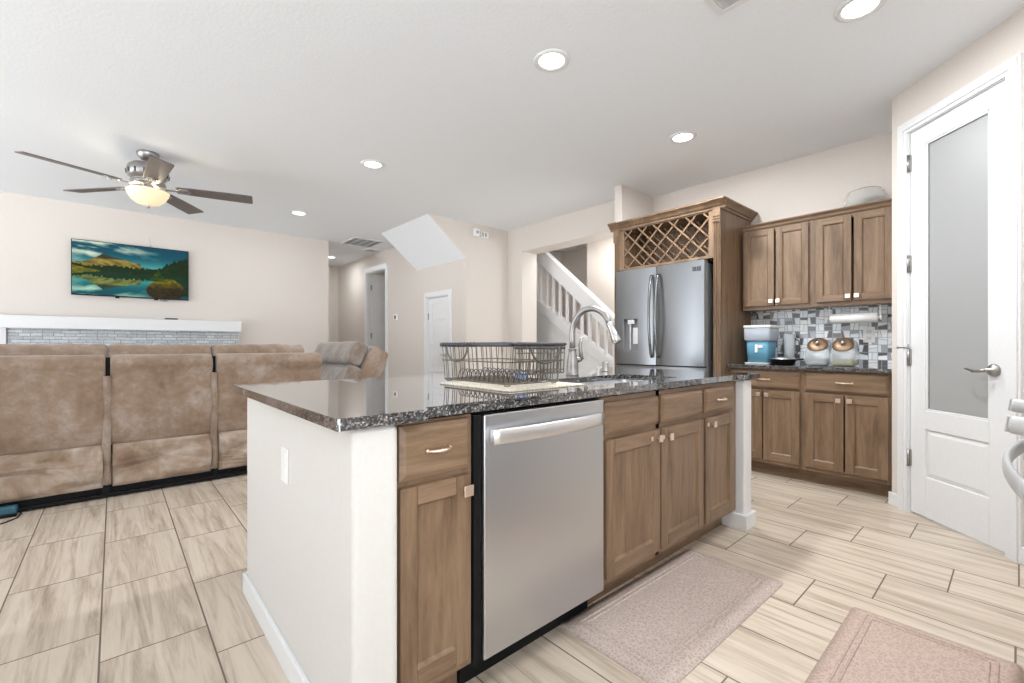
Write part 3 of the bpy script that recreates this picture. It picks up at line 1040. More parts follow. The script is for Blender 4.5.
BACKS = [(-0.88, -0.046), (-0.020, 0.586), (0.615, 1.425)]
for i, (x0, x1) in enumerate(BACKS):
    obj('back_panel', MB().loft(panel_profile(SY), 'x', x0, x1, 0.028, mid=12), 'suede', sofa)
    obj('headrest', MB().loft(headrest_profile(SY + 0.12), 'x', x0 - (0.0 if i == 0 else 0.014), x1 - (0.10 if i == 2 else -0.012), 0.03, mid=22, wob=0.004, seed=i), 'suede', sofa)
    # lower skirt with soft folds
    sk = MB()
    nx, nz = 26, 12
    rnd = random.Random(40 + i)
    ph = rnd.uniform(0, 6)
    vs_, fs_ = [], []
    for j in range(nz + 1):
        for k in range(nx + 1):
            x = x0 + 0.012 + (x1 - x0 - 0.024) * k / nx
            z = 0.082 + 0.295 * j / nz
            f = math.sin(x * 10 - z * 15 + ph) * 0.022 * math.sin(PI * j / nz) ** .7 + math.sin(x * 31 - z * 22 + ph * 2) * 0.003
            vs_.append((x, SY - 0.010 + f * 1.1 - 0.006 * math.sin(PI * j / nz), z))
    o_ = len(vs_)
    vs_ += [(p[0], SY + 0.05, p[2]) for p in vs_]
    w_ = nx + 1
    for j in range(nz):
        for k in range(nx):
            fs_.append((j * w_ + k, j * w_ + k + 1, (j + 1) * w_ + k + 1, (j + 1) * w_ + k))
            fs_.append((o_ + j * w_ + k, o_ + (j + 1) * w_ + k, o_ + (j + 1) * w_ + k + 1, o_ + j * w_ + k + 1))
    for k in range(nx):
        fs_.append((k, o_ + k, o_ + k + 1, k + 1))
        t_ = nz * w_
        fs_.append((t_ + k, t_ + k + 1, o_ + t_ + k + 1, o_ + t_ + k))
    for j in range(nz):
        fs_.append((j * w_, (j + 1) * w_, o_ + (j + 1) * w_, o_ + j * w_))
        fs_.append((j * w_ + nx, o_ + j * w_ + nx, o_ + (j + 1) * w_ + nx, (j + 1) * w_ + nx))
    sk.add(vs_, fs_, 0, True)
    obj('skirt', sk, 'suede_wrinkled', sofa)
for xc, w in ((-0.033, 0.026), (0.600, 0.024)):
    fl = MB()
    rows = 16
    vs_, fs_ = [], []
    for j in range(rows + 1):
        z = 0.10 + 0.76 * j / rows
        sag = 0.0015 * math.sin(j * 0.9) + (0.010 if z < 0.4 else 0.0)
        dxx = 0.0015 * math.sin(j * 0.7)
        vs_ += [(xc - w + dxx - (.006 if z < .4 else 0), SY - 0.004 - sag, z), (xc + dxx, SY - 0.020 - sag, z), (xc + w * .7 + dxx, SY - 0.006 - sag, z), (xc, SY + 0.04, z)]
    for j in range(rows):
        for k in range(4):
            k2 = (k + 1) % 4
            fs_.append((j * 4 + k, j * 4 + k2, (j + 1) * 4 + k2, (j + 1) * 4 + k))
    fs_ += [(0, 3, 2, 1), tuple(rows * 4 + k for k in range(4))]
    fl.add(vs_, fs_, 0, True)
    obj('zip_flap', fl, 'suede', sofa)
obj('base_rail', MB().box(-0.88, 1.40, SY + 0.03, SY + 0.08, 0.012, 0.085).box(-0.88, 1.40, SY + 0.0, SY + 0.03, 0.012, 0.035).box(-0.065, -0.02, SY - 0.005, SY + 0.03, 0.035, 0.11).box(0.585, 0.62, SY - 0.005, SY + 0.03, 0.035, 0.11), 'black_plastic', sofa, bevel=0.003)
obj('gap_shade', MB().box(-0.075, 0.01, SY + 0.06, SY + 0.09, 0.30, 0.99), 'black_plastic', sofa)  # black boards standing in for the shade in the gaps between backs
obj('gap_shade', MB().box(0.56, 0.64, SY + 0.06, SY + 0.09, 0.30, 0.99), 'black_plastic', sofa)
obj('base_frame', MB().box(-0.86, 1.38, SY + 0.08, SY + 0.86, 0.03, 0.30), 'dark_gray', sofa)
for x0, x1 in BACKS:
    q = 0.0
    obj('seat_cushion', MB().loft([(SY + .18, 0.30), (SY + .92, 0.30), (SY + .96, 0.38), (SY + .92, 0.47), (SY + .5, 0.49), (SY + .18, 0.48)], 'x', x0 + .01, x1 - .01, 0.03, mid=4), 'suede', sofa)
obj('armrest', MB().loft([(SY + .02, 0.08), (SY + .90, 0.08), (SY + .95, 0.5), (SY + .88, 0.63), (SY + .3, 0.68), (SY + .05, 0.64)], 'x', -1.10, -0.89, 0.04, mid=4), 'suede', sofa)

rc = thing('recliner', 'gray-tan suede recliner section standing side-on at the end of the sofa', 'recliner', (1.75, 5.0, 0))
RY0, RY1 = 4.42, 5.62
def rot2(px, pz, c, a):
    dx, dz = px - c[0], pz - c[1]
    return (c[0] + dx * math.cos(a) + dz * math.sin(a), c[1] - dx * math.sin(a) + dz * math.cos(a))
# back shell: leans to the right, seen from its end
def ell(cx_, cz_, rx, rz, a, k=18, pw=0.7):
    out = []
    for i in range(k):
        q = 2 * PI * i / k
        c, s_ = math.cos(q), math.sin(q)
        out.append(rot2(cx_ + rx * math.copysign(abs(c) ** pw, c), cz_ + rz * math.copysign(abs(s_) ** pw, s_), (cx_, cz_), a))
    return out
LEAN = math.radians(24)
obj('back_shell', MB().loft(ell(1.955, 0.790, 0.072, 0.290, LEAN, 20, 0.5), 'y', RY0, RY1, 0.03, mid=4), 'suede', rc)
obj('back_outer', MB().loft(ell(2.040, 0.735, 0.048, 0.30, LEAN, 20, 0.5), 'y', RY0 + 0.02, RY1 - 0.02, 0.02, mid=4), 'suede', rc)
obj('headrest', MB().loft(ell(1.872, 0.988, 0.078, 0.122, LEAN, 20, 0.5), 'y', RY0 + 0.05, RY1 - 0.02, 0.03, mid=14, wob=0.005, seed=5), 'suede_gray', rc)
obj('back_cushion', MB().loft(ell(1.795, 0.720, 0.085, 0.155, LEAN, 20, 0.55), 'y', RY0 + 0.04, RY1 - 0.02, 0.03, mid=8, wob=0.008, seed=8), 'suede_gray', rc)
obj('seat_cushion', MB().loft(ell(1.62, 0.42, 0.150, 0.10, 0), 'y', RY0 + 0.03, RY1, 0.04, mid=4), 'suede', rc)
obj('base_frame', MB().box(1.50, 2.05, RY0 + 0.05, RY1 - 0.05, 0.0, 0.32), 'dark_gray', rc)
obj('armrest', MB().loft(ell(1.76, 0.34, 0.24, 0.22, 0), 'y', RY1 + 0.005, RY1 + 0.18, 0.04, mid=4), 'suede', rc)

ps = thing('power_strip', 'dark teal power adapter on the floor against the sofa base', 'adapter', (-0.60, SY - 0.05, 0))
obj('body', MB().box(-0.72, -0.455, SY - 0.075, SY - 0.022, 0.02, 0.068), 'teal_plastic', ps, bevel=0.01)
obj('foot', MB().box(-0.71, -0.46, SY - 0.07, SY - 0.027, 0.0, 0.02), 'black_plastic', ps)
obj('cord', MB().tube([(-0.455, SY - 0.05, 0.03), (-0.44, SY - 0.06, 0.012), (-0.45, SY - 0.12, 0.005), (-0.50, SY - 0.19, 0.004), (-0.60, SY - 0.24, 0.004), (-0.75, SY - 0.27, 0.004)], 0.004, 8), 'black_plastic', ps)

# ------------------------------------------------------------------ cabinets (local frame: x along the front, face towards -y)
YF = 0.020   # doors stand 20 mm proud of the face frame


def shaker(x0, x1, z0, z1, st=0.058):
    mb = MB()
    y0, y1 = -YF, 0.0
    mb.box(x0, x0 + st, y0, y1, z0, z1, 0).box(x1 - st, x1, y0, y1, z0, z1, 0)
    mb.box(x0 + st, x1 - st, y0, y1, z0, z0 + st, 1).box(x0 + st, x1 - st, y0, y1, z1 - st, z1, 1)
    a, b, c, d = x0 + st, x1 - st, z0 + st, z1 - st
    bd = 0.008
    for (p, q) in (((a, c), (b, c)), ((b, c), (b, d)), ((b, d), (a, d)), ((a, d), (a, c))):
        ins = {(a, c): (a + bd, c + bd), (b, c): (b - bd, c + bd), (b, d): (b - bd, d - bd), (a, d): (a + bd, d - bd)}
        pi, qi = ins[p], ins[q]
        mb.add([(p[0], y0 + 0.002, p[1]), (q[0], y0 + 0.002, q[1]), (qi[0], y0 + 0.011, qi[1]), (pi[0], y0 + 0.011, pi[1])], [(0, 1, 2, 3)], 0)
    mb.box(a, b, y0 + 0.011, y1, c, d, 0)
    return mb


def slab(x0, x1, z0, z1):
    b = 0.016
    A = [(x0, -YF + 0.009, z0), (x1, -YF + 0.009, z0), (x1, -YF + 0.009, z1), (x0, -YF + 0.009, z1)]
    B = [(x0 + b, -YF, z0 + b), (x1 - b, -YF, z0 + b), (x1 - b, -YF, z1 - b), (x0 + b, -YF, z1 - b)]
    return MB().box(x0, x1, -YF + 0.009, 0, z0, z1).frustum(A, B)


def knob_mb(x, z):
    mb = MB().lathe([(0.0, 0.0), (0.006, 0.0), (0.005, -0.012), (0.0, -0.012)], (x, -YF, z), 10, axis='y', close=False)
    mb.frustum([(x - .011, -YF - .012, z - .012), (x + .012, -YF - .012, z - .012), (x + .012, -YF - .012, z + .012), (x - .012, -YF - .012, z + .012)],
               [(x - .017, -YF - .022, z - .017), (x + .017, -YF - .022, z - .017), (x + .017, -YF - .022, z + .017), (x - .017, -YF - .022, z + .017)])
    return mb


def pull_mb(x, z, w=0.052):
    pts = [(x + w * t, -YF - 0.026 * (1 - t * t) ** .6 + 0.001, z) for t in [-1 + 2 * i / 12 for i in range(13)]]
    mb = MB().tube(pts, [0.0045 + 0.003 * (1 - abs(-1 + 2 * i / 12)) for i in range(13)], 8, flat=(0.75, 1))
    for s_ in (-1, 1):
        mb.lathe([(0.0, 0.0), (0.007, 0.0), (0.005, -0.010), (0.0, -0.010)], (x + s_ * w * .92, -YF, z), 10, axis='y', close=False)
    return mb


WM = ['wood_upright', 'wood_level']


def add_door(t, x0, x1, z0, z1, kx, kz, st=0.058, lock=False):
    d = obj('door', shaker(x0, x1, z0, z1, st), WM, t, False, bevel=0.0025)
    k = obj('knob', knob_mb(kx, kz), 'warm_nickel', d, False, bevel=0.002)
    k['label'] = 'square nickel knob'
    if lock:
        obj('latch', MB().box(kx - 0.055, kx - 0.037, -YF - 0.007, -YF, kz - 0.008, kz + 0.012), 'warm_nickel', d, False, bevel=0.003)
    return d


def add_drawer(t, x0, x1, z0, z1, pull=True, w=0.052):
    d = obj('drawer' if pull else 'false_front', slab(x0, x1, z0, z1), 'wood_level', t, False, bevel=0.0015)
    if pull:
        p = obj('handle', pull_mb((x0 + x1) / 2, (z0 + z1) / 2, w), 'warm_nickel', d, False)
        p['label'] = 'curved nickel pull'
    return d


def base_cabinet(name, label, loc, rotz, w, depth=0.56, top=0.866, toe=0.105, z_dr=0.705):
    t = thing(name, label, 'cabinet', loc, rotz)
    mb = MB()
    mb.box(0, 0.018, 0.019, depth, toe, top).box(w - 0.018, w, 0.019, depth, toe, top)
    mb.box(0.018, w - 0.018, depth - 0.01, depth, toe, top).box(0.018, w - 0.018, 0.019, depth - .01, toe, toe + 0.018)
    obj('carcass', mb, 'wood_upright', t, False)
    ff_ = MB().box(0, 0.036, 0, 0.019, toe, top, 0).box(w - 0.036, w, 0, 0.019, toe, top, 0)
    ff_.box(0.036, w - 0.036, 0, 0.019, top - 0.03, top, 1).box(0.036, w - 0.036, 0, 0.019, toe, toe + 0.045, 1).box(0.036, w - 0.036, 0, 0.019, z_dr - 0.022, z_dr + 0.018, 1)
    obj('face_frame', ff_, WM, t, False)
    obj('toe_kick', MB().box(0, w, 0.075, 0.09, 0, toe + 0.005), 'wood_level', t, False)
    return t


# island cabinets; face frame at Y = 1.11
IY = 1.11
c = base_cabinet('base_cabinet', 'narrow wooden island cabinet left of the dishwasher, one drawer over one door', (0.566, IY, 0), 0, 0.250)
add_drawer(c, 0.004, 0.236, 0.707, 0.858, w=0.040)
add_door(c, 0.004, 0.236, 0.135, 0.690, 0.214, 0.648, 0.052)
c = base_cabinet('sink_cabinet', 'wide wooden sink cabinet right of the dishwasher with two doors', (1.452, IY, 0), 0, 0.868)
obj('center_stile', MB().box(0.415, 0.445, 0, 0.019, 0.105, 0.866), 'wood_upright', c, False)
add_drawer(c, 0.018, 0.416, 0.715, 0.845, False)
add_drawer(c, 0.444, 0.852, 0.715, 0.845, False)
add_door(c, 0.018, 0.424, 0.135, 0.692, 0.396, 0.655, lock=True)
add_door(c, 0.436, 0.852, 0.135, 0.692, 0.492, 0.650, lock=True)
c = base_cabinet('base_cabinet', 'narrow wooden island cabinet beside the white post, at the far end', (2.322, IY, 0), 0, 0.428)
add_drawer(c, 0.006, 0.360, 0.715, 0.845, w=0.045)
add_door(c, 0.006, 0.360, 0.135, 0.692, 0.075, 0.655, lock=True)

# island half walls
struct('wall_island', MB().box(0.432, 0.552, 1.062, 2.235, 0, 0.872), 'island_paint', 0.018)
bpy.data.objects['wall_island'].modifiers['bevel'].segments = 4
struct('wall_island_post', MB().box(2.757, 2.865, 1.062, 2.235, 0, 0.872), 'white_trim', 0.010)
struct('wall_island_back', MB().box(0.552, 2.757, 2.12, 2.235, 0, 0.872), 'island_paint')
bboard('baseboard_island', MB().box(0.418, 0.432, 1.08, 2.249, 0, 0.115).box(0.418, 2.757, 2.235, 2.249, 0, 0.115))
bboard('baseboard_island_post', MB().box(2.738, 2.757, 1.043, 1.20, 0, 0.115).box(2.757, 2.865, 1.043, 1.062, 0, 0.115).box(2.865, 2.884, 1.043, 2.235, 0, 0.115))
ot = thing('wall_outlet', 'white outlet plate on the end wall of the island', 'outlet', (0.432, 1.64, 0.6))
obj('plate', MB().box(0.426, 0.432, 1.600, 1.672, 0.615, 0.732), 'white_plastic', ot, bevel=0.003)
obj('sockets', MB().box(0.4245, 0.4265, 1.618, 1.654, 0.636, 0.668).box(0.4245, 0.4265, 1.618, 1.654, 0.680, 0.712), 'white_plastic', ot)

# countertops
def slab_mesh(outer, hole, z0, z1):
    bm = bmesh.new()
    def loop(pts):
        vs2 = [bm.verts.new((p[0], p[1], z1)) for p in pts]
        return [bm.edges.new((vs2[i], vs2[(i + 1) % len(vs2)])) for i in range(len(vs2))]
    ed = loop(outer)
    if hole:
        ed += loop(hole)
    bmesh.ops.triangle_fill(bm, use_beauty=True, use_dissolve=False, edges=ed)
    r_ = bmesh.ops.extrude_face_region(bm, geom=list(bm.faces))
    for g_ in r_['geom']:
        if isinstance(g_, bmesh.types.BMVert):
            g_.co.z = z0
    mb = MB()
    bm.verts.index_update()
    mb.add([v_.co[:] for v_ in bm.verts], [[v_.index for v_ in f_.verts] for f_ in bm.faces])
    bm.free()
    return mb


def rnd_corners(pts, r, k=4):
    out = []
    m_ = len(pts)
    for i in range(m_):
        p, a, b = Vector(pts[i]), Vector(pts[i - 1]), Vector(pts[(i + 1) % m_])
        da, db = (a - p).normalized(), (b - p).normalized()
        for j in range(k + 1):
            t_ = j / k
            s0, s1 = p + da * r, p + db * r
            out.append(tuple((s0 * (1 - t_) + p * t_) * (1 - t_) + (p * (1 - t_) + s1 * t_) * t_))
    return out


CT = 0.905
SKX0, SKX1, SKY0, SKY1 = 1.49, 2.265, 1.205, 1.560
outer = rnd_corners([(0.385, 1.044), (0.628, 1.044), (0.640, 1.082), (2.715, 1.082), (2.727, 1.044), (2.955, 1.044), (2.955, 2.265), (0.385, 2.265)], 0.008)
hole = rnd_corners([(SKX0, SKY0), (SKX1, SKY0), (SKX1, SKY1), (SKX0, SKY1)], 0.04, 6)
tag(obj('countertop', slab_mesh(outer, hole, CT - 0.030, CT), 'granite', bevel=0.004, origin=(1.7, 1.65, CT)), 'dark speckled granite countertop of the island, polished', 'countertop')

# sink
sk = thing('kitchen_sink', 'stainless steel sink sunk into the island countertop', 'sink', (1.92, 1.42, 0.70))
mb = MB()
zt, zb = CT - 0.0305, 0.70
x0, x1, y0, y1 = SKX0 - 0.006, SKX1 + 0.006, SKY0 - 0.006, SKY1 + 0.006
lo = rnd_corners([(x0, y0), (x1, y0), (x1, y1), (x0, y1)], 0.045, 6)
lb_ = rnd_corners([(x0 + .02, y0 + .02), (x1 - .02, y0 + .02), (x1 - .02, y1 - .02), (x0 + .02, y1 - .02)], 0.05, 6)
fl_ = rnd_corners([(x0 - .02, y0 - .02), (x1 + .02, y0 - .02), (x1 + .02, y1 + .02), (x0 - .02, y1 + .02)], 0.045, 6)
k = len(lo)
vs_ = [(p[0], p[1], zt) for p in fl_] + [(p[0], p[1], zt) for p in lo] + [(p[0], p[1], zb) for p in lb_]
fs_ = [(i, (i + 1) % k, (i + 1) % k + k, i + k) for i in range(k)] + [(i + k, (i + 1) % k + k, (i + 1) % k + 2 * k, i + 2 * k) for i in range(k)] + [tuple(range(2 * k, 3 * k))]
obj('basin', mb.add(vs_, fs_, 0, False), 'steel_bright', sk)
obj('drain', MB().lathe([(0.0, zb + .001), (0.03, zb + .001), (0.043, zb + .004), (0.045, zb)], (1.88, 1.39, 0), 24, close=False), 'chrome', sk)

# faucet
FA = (1.938, 1.672)
fc = thing('kitchen_faucet', 'tall arched nickel pull-down faucet behind the island sink', 'faucet', (FA[0], FA[1], CT))
obj('body', MB().lathe([(0.0, CT), (0.036, CT), (0.037, CT + 0.006), (0.033, CT + 0.010), (0.034, CT + 0.05), (0.031, CT + 0.085), (0.022, CT + 0.130), (0.020, CT + 0.142), (0.025, CT + 0.146), (0.025, CT + 0.154), (0.0, CT + 0.154)], (FA[0], FA[1], 0), 28, close=False), 'nickel', fc)
pts = [(FA[0], FA[1], CT + 0.150), (FA[0], FA[1], CT + 0.20), (FA[0], FA[1], CT + 0.240)]
R_ = 0.131
cz_ = CT + 0.240
for i in range(1, 15):
    q = PI - i * math.radians(160) / 14
    pts.append((FA[0], FA[1] - R_ - R_ * math.cos(q), cz_ + R_ * math.sin(q) * 1.0))
obj('spout', MB().tube(pts, 0.0165, 14), 'nickel', fc)
e1, e0 = Vector(pts[-1]), Vector(pts[-2])
dr = (e1 - e0).normalized()
hp = [e1 - dr * 0.005, e1 + dr * 0.008, e1 + dr * 0.02, e1 + dr * 0.060, e1 + dr * 0.102, e1 + dr * 0.110]
obj('spray_head', MB().tube(hp, [0.018, 0.020, 0.018, 0.021, 0.026, 0.022], 16), 'chrome', fc)
obj('lever', MB().tube([(FA[0] + 0.02, FA[1] - 0.012, CT + 0.085), (FA[0] + 0.045, FA[1] - 0.025, CT + 0.095)], [0.016, 0.015], 14).tube(
    [(FA[0] + 0.045, FA[1] - 0.026, CT + 0.093), (FA[0] + 0.040, FA[1] - 0.028, CT + 0.13), (FA[0] + 0.036, FA[1] - 0.026, CT + 0.175), (FA[0] + 0.042, FA[1] - 0.03, CT + 0.215)], [0.015, 0.010, 0.010, 0.006], 12), 'nickel', fc)
tag(obj('air_gap', MB().lathe([(0, CT), (0.024, CT), (0.024, CT + 0.005), (0.020, CT + 0.008), (0.020, CT + 0.058), (0.017, CT + 0.064), (0, CT + 0.065)], (2.415, 1.800, 0), 24, close=False), 'nickel', origin=(2.415, 1.800, CT)), 'short round nickel cap standing right of the faucet', 'air gap')

# dishwasher
dw = thing('dishwasher', 'stainless steel dishwasher built into the island', 'dishwasher', (1.147, 1.12, 0))
obj('tub', MB().box(0.820, 1.446, 1.125, 1.68, 0.11, 0.872).box(0.818, 1.450, 1.17, 1.19, 0.0, 0.11), 'black_plastic', dw)
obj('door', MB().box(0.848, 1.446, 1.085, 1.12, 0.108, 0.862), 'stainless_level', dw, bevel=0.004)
obj('door_edge', MB().box(0.819, 0.846, 1.100, 1.124, 0.10, 0.862).box(0.848, 1.446, 1.1201, 1.1249, 0.10, 0.862), 'black_plastic', dw)
hb = MB()
rings = []
for i in range(21):
    t_ = -1 + 2 * i / 20
    x = 1.148 + 0.277 * t_
    yv = 1.066 - 0.024 * (1 - t_ * t_)
    rings.append([(x, yv, 0.772), (x, yv + 0.005, 0.768), (x, yv + 0.016, 0.770), (x, yv + 0.016, 0.814), (x, yv + 0.005, 0.817), (x, yv, 0.812)])
vs_ = [p for r_ in rings for p in r_]
fs_ = [(i * 6 + k, i * 6 + (k + 1) % 6, (i + 1) * 6 + (k + 1) % 6, (i + 1) * 6 + k) for i in range(20) for k in range(6)] + [tuple(range(6)), tuple(120 + k for k in range(6))]
hb.add(vs_, fs_, 0, True)
hb.box(0.873, 0.893, 1.074, 1.086, 0.774, 0.810).box(1.403, 1.423, 1.074, 1.086, 0.774, 0.810)
obj('handle', hb, 'steel_bright', dw)

# dish rack on its drying mat
tag(obj('drying_mat', MB().prism(rnd_corners([(1.065, 1.222), (1.515, 1.222), (1.515, 1.690), (1.065, 1.690)], 0.02), 'z', CT + 0.0005, CT + 0.006), 'drying_mat', bevel=0.002, origin=(1.29, 1.45, CT)), 'cream fabric drying mat lying under the wire dish rack', 'drying mat')
RX0, RX1, RY0_, RY1_ = 1.122, 1.425, 1.296, 1.738
RZ0, RZ1 = CT + 0.020, CT + 0.174
rk_ = thing('dish_rack', 'dark wire dish rack standing on the cream mat on the island', 'dish rack', (1.27, 1.52, CT + 0.009))
fl = 0.014


def rect_pts(x0, x1, y0, y1, z, r=0.02):
    return [(p[0], p[1], z) for p in rnd_corners([(x0, y0), (x1, y0), (x1, y1), (x0, y1)], r, 3)]


obj('rim', MB().tube(rect_pts(RX0 - fl, RX1 + fl, RY0_ - fl, RY1_ + fl, RZ1), 0.0088, 8, True, flat=(1.0, 0.4)), 'dark_wire', rk_)
wr = MB()
wr.tube(rect_pts(RX0, RX1, RY0_, RY1_, RZ0), 0.0030, 6, True)
wr.tube(rect_pts(RX0 - .008, RX1 + .008, RY0_ - .008, RY1_ + .008, RZ0 + 0.085), 0.0026, 6, True)
for i in range(14):
    y = RY0_ + (RY1_ - RY0_) * (i + .5) / 14
    wr.tube([(RX0 - fl, y, RZ1), (RX0, y, RZ0), (RX1, y, RZ0), (RX1 + fl, y, RZ1)], 0.0023, 5)
for i in range(7):
    x = RX0 + (RX1 - RX0) * (i + .5) / 7
    wr.tube([(x, RY0_ - fl, RZ1), (x, RY0_, RZ0), (x, RY1_, RZ0), (x, RY1_ + fl, RZ1)], 0.0023, 5)
obj('wire_basket', wr, 'bronze_wire', rk_)
for xr in (RX0 + 0.09, RX0 + 0.22):
    tn = MB()
    for i in range(13):
        y = RY0_ + 0.03 + (RY1_ - RY0_ - 0.06) * i / 12
        tn.tube([(xr - .03, y, RZ0), (xr - .018, y, RZ0 + 0.036), (xr, y, RZ0 + 0.044), (xr + .018, y, RZ0 + 0.036), (xr + .03, y, RZ0)], 0.0023, 5)
    obj('plate_tines', tn, 'dark_wire', rk_)
cl = MB()
for i in range(11):
    y = RY1_ - 0.03 - 0.022 * i
    cl.tube([(RX0 - fl, y - .005, RZ1), (RX0 - fl, y + .005, RZ1)], 0.0105, 8)
obj('rim_clips', cl, 'dark_wire', rk_)
yh = 1.605
obj('handle', MB().tube([(RX0 - fl - .004, yh + 0.078 * math.cos(PI * i / 14), RZ1 - .005 - 0.068 * math.sin(PI * i / 14)) for i in range(15)], 0.0042, 6), 'bronze_wire', rk_)
for px, py in ((RX0 + .02, RY0_ + .02), (RX1 - .02, RY0_ + .02), (RX0 + .02, RY1_ - .02), (RX1 - .02, RY1_ - .02)):
    obj('foot', MB().tube([(px - .02, py, RZ0), (px - .012, py, CT + .0118), (px + .012, py, CT + .0118), (px + .02, py, RZ0)], 0.0022, 6), 'bronze_wire', rk_)
cb_ = thing('cutlery_basket', 'small wire cutlery basket hooked on the near side of the dish rack', 'basket', (1.25, 1.24, CT + 0.05))
BX0, BX1, BY0, BY1 = 1.128, 1.362, 1.205, 1.268
BZ0, BZ1 = CT + 0.062, CT + 0.176
obj('rim', MB().tube(rect_pts(BX0, BX1, BY0, BY1, BZ1, .015), 0.0065, 6, True).tube(rect_pts(BX0 + .002, BX1 - .002, BY0 + .002, BY1 - .002, BZ1 - .016, .015), 0.0045, 6, True), 'dark_wire', cb_)
bw_ = MB()
for z in (BZ0, BZ0 + .012, BZ0 + .05, BZ1 - .035):
    bw_.tube(rect_pts(BX0 + .006, BX1 - .006, BY0 + .006, BY1 - .006, z, .015), 0.0023, 5, True)
for i in range(12):
    x = BX0 + .012 + (BX1 - BX0 - .024) * i / 11
    bw_.tube([(x, BY0, BZ1), (x, BY0 + .006, BZ0), (x, BY1 - .006, BZ0), (x, BY1, BZ1)], 0.0019, 5)
for i in range(3):
    y = BY0 + .012 + (BY1 - BY0 - .024) * i / 2
    bw_.tube([(BX0, y, BZ1), (BX0 + .006, y, BZ0), (BX1 - .006, y, BZ0), (BX1, y, BZ1)], 0.0019, 5)
obj('wire_body', bw_, 'bronze_wire', cb_)
obj('handle', MB().tube([(1.235 - 0.075 * math.cos(PI * i / 14), BY0 - .004, BZ1 - .012 - 0.062 * math.sin(PI * i / 14)) for i in range(15)], 0.0042, 6), 'bronze_wire', cb_)
hk = MB()
for x in (1.17, 1.32):
    hk.tube([(x, BY1, BZ1), (x, BY1 + .004, BZ1 + .006), (x, RY0_ - fl + .002, RZ1 + .009), (x, RY0_ - fl + .012, RZ1 + .004), (x, RY0_ - fl + .012, RZ1 - .012)], 0.002, 6)
obj('hook', hk, 'dark_wire', cb_)
tag(obj('sponge', MB().box(1.312, 1.336, 1.40, 1.46, RZ0 + 0.0045, RZ0 + 0.035), 'blue_sponge', bevel=0.006, origin=(1.324, 1.43, RZ0)), 'small blue sponge lying inside the dish rack', 'sponge')

# ------------------------------------------------------------------ kitchen wall
CK = 0.914
KF = 4.03       # face frame plane of the base cabinets
KR = -PI / 2    # local -y looks towards -X; local x runs towards -Y
c = base_cabinet('base_cabinet', 'wooden base cabinet on the back wall beside the fridge panel, under the blue tub', (KF, 1.684, 0), KR, 0.564, depth=0.50, top=0.883)
add_drawer(c, 0.02, 0.548, 0.725, 0.872)
add_door(c, 0.02, 0.276, 0.138, 0.708, 0.25, 0.672)
add_door(c, 0.286, 0.548, 0.138, 0.708, 0.315, 0.672)
c = base_cabinet('base_cabinet', 'wooden base cabinet on the back wall beside the pantry, under the glass jars', (KF, 1.120, 0), KR, 0.536, depth=0.50, top=0.883)
add_drawer(c, 0.018, 0.524, 0.725, 0.872)
add_door(c, 0.018, 0.266, 0.138, 0.708, 0.236, 0.667)
add_door(c, 0.276, 0.524, 0.138, 0.708, 0.305, 0.667)
tag(obj('countertop', MB().box(3.985, KX - 0.001, 0.581, 1.684, CK - 0.031, CK), 'granite', bevel=0.005, origin=(4.2, 1.1, CK)), 'dark granite countertop along the tiled back wall', 'countertop')
struct('trim_backsplash', MB().box(KX - 0.010, KX, 0.579, 1.686, CK + 0.0005, 1.40), 'mosaic')
# baseboard-like return strip
UF = 4.29


def upper(label, y_hi, w, d0, kn):
    t = thing('wall_cabinet', label, 'cabinet', (UF, y_hi, 1.392), KR)
    dep = KX - UF
    mb = MB().box(0, w, 0.019, dep, 0, 0.018).box(0, w, 0.019, dep, 0.70, 0.718).box(0, 0.018, 0.019, dep, 0.018, 0.70).box(w - .018, w, 0.019, dep, 0.018, 0.70).box(0.018, w - .018, dep - .01, dep, 0.018, 0.70)
    obj('carcass', mb, 'wood_upright', t, False)
    obj('face_frame', MB().box(0, 0.036, 0, 0.019, 0, 0.718, 0).box(w - .036, w, 0, 0.019, 0, 0.718, 0).box(.036, w - .036, 0, 0.019, 0.68, 0.718, 1).box(.036, w - .036, 0, 0.019, 0, 0.045, 1), WM, t, False)
    for (a, b), kx in zip(d0, kn):
        add_door(t, a, b, 0.032, 0.700, kx, 0.068, 0.050)
    pr = [(0.02, 0.715), (-0.012, 0.715), (-0.016, 0.722), (-0.020, 0.735), (-0.036, 0.748), (-0.040, 0.752), (-0.040, 0.760), (0.02, 0.760)]
    obj('crown_molding', MB().prism(pr, 'x', 0.0 if kn[0] > .3 else -0.0, w), 'wood_level', t, False)
    return t


upper('wooden wall cabinet with two doors beside the fridge panel', 1.668, 0.546, ((0.018, 0.264), (0.278, 0.522)), (0.244, 0.298))
upper('wooden wall cabinet with two doors beside the pantry wall', 1.1215, 0.540, ((0.026, 0.262), (0.278, 0.514)), (0.242, 0.298))

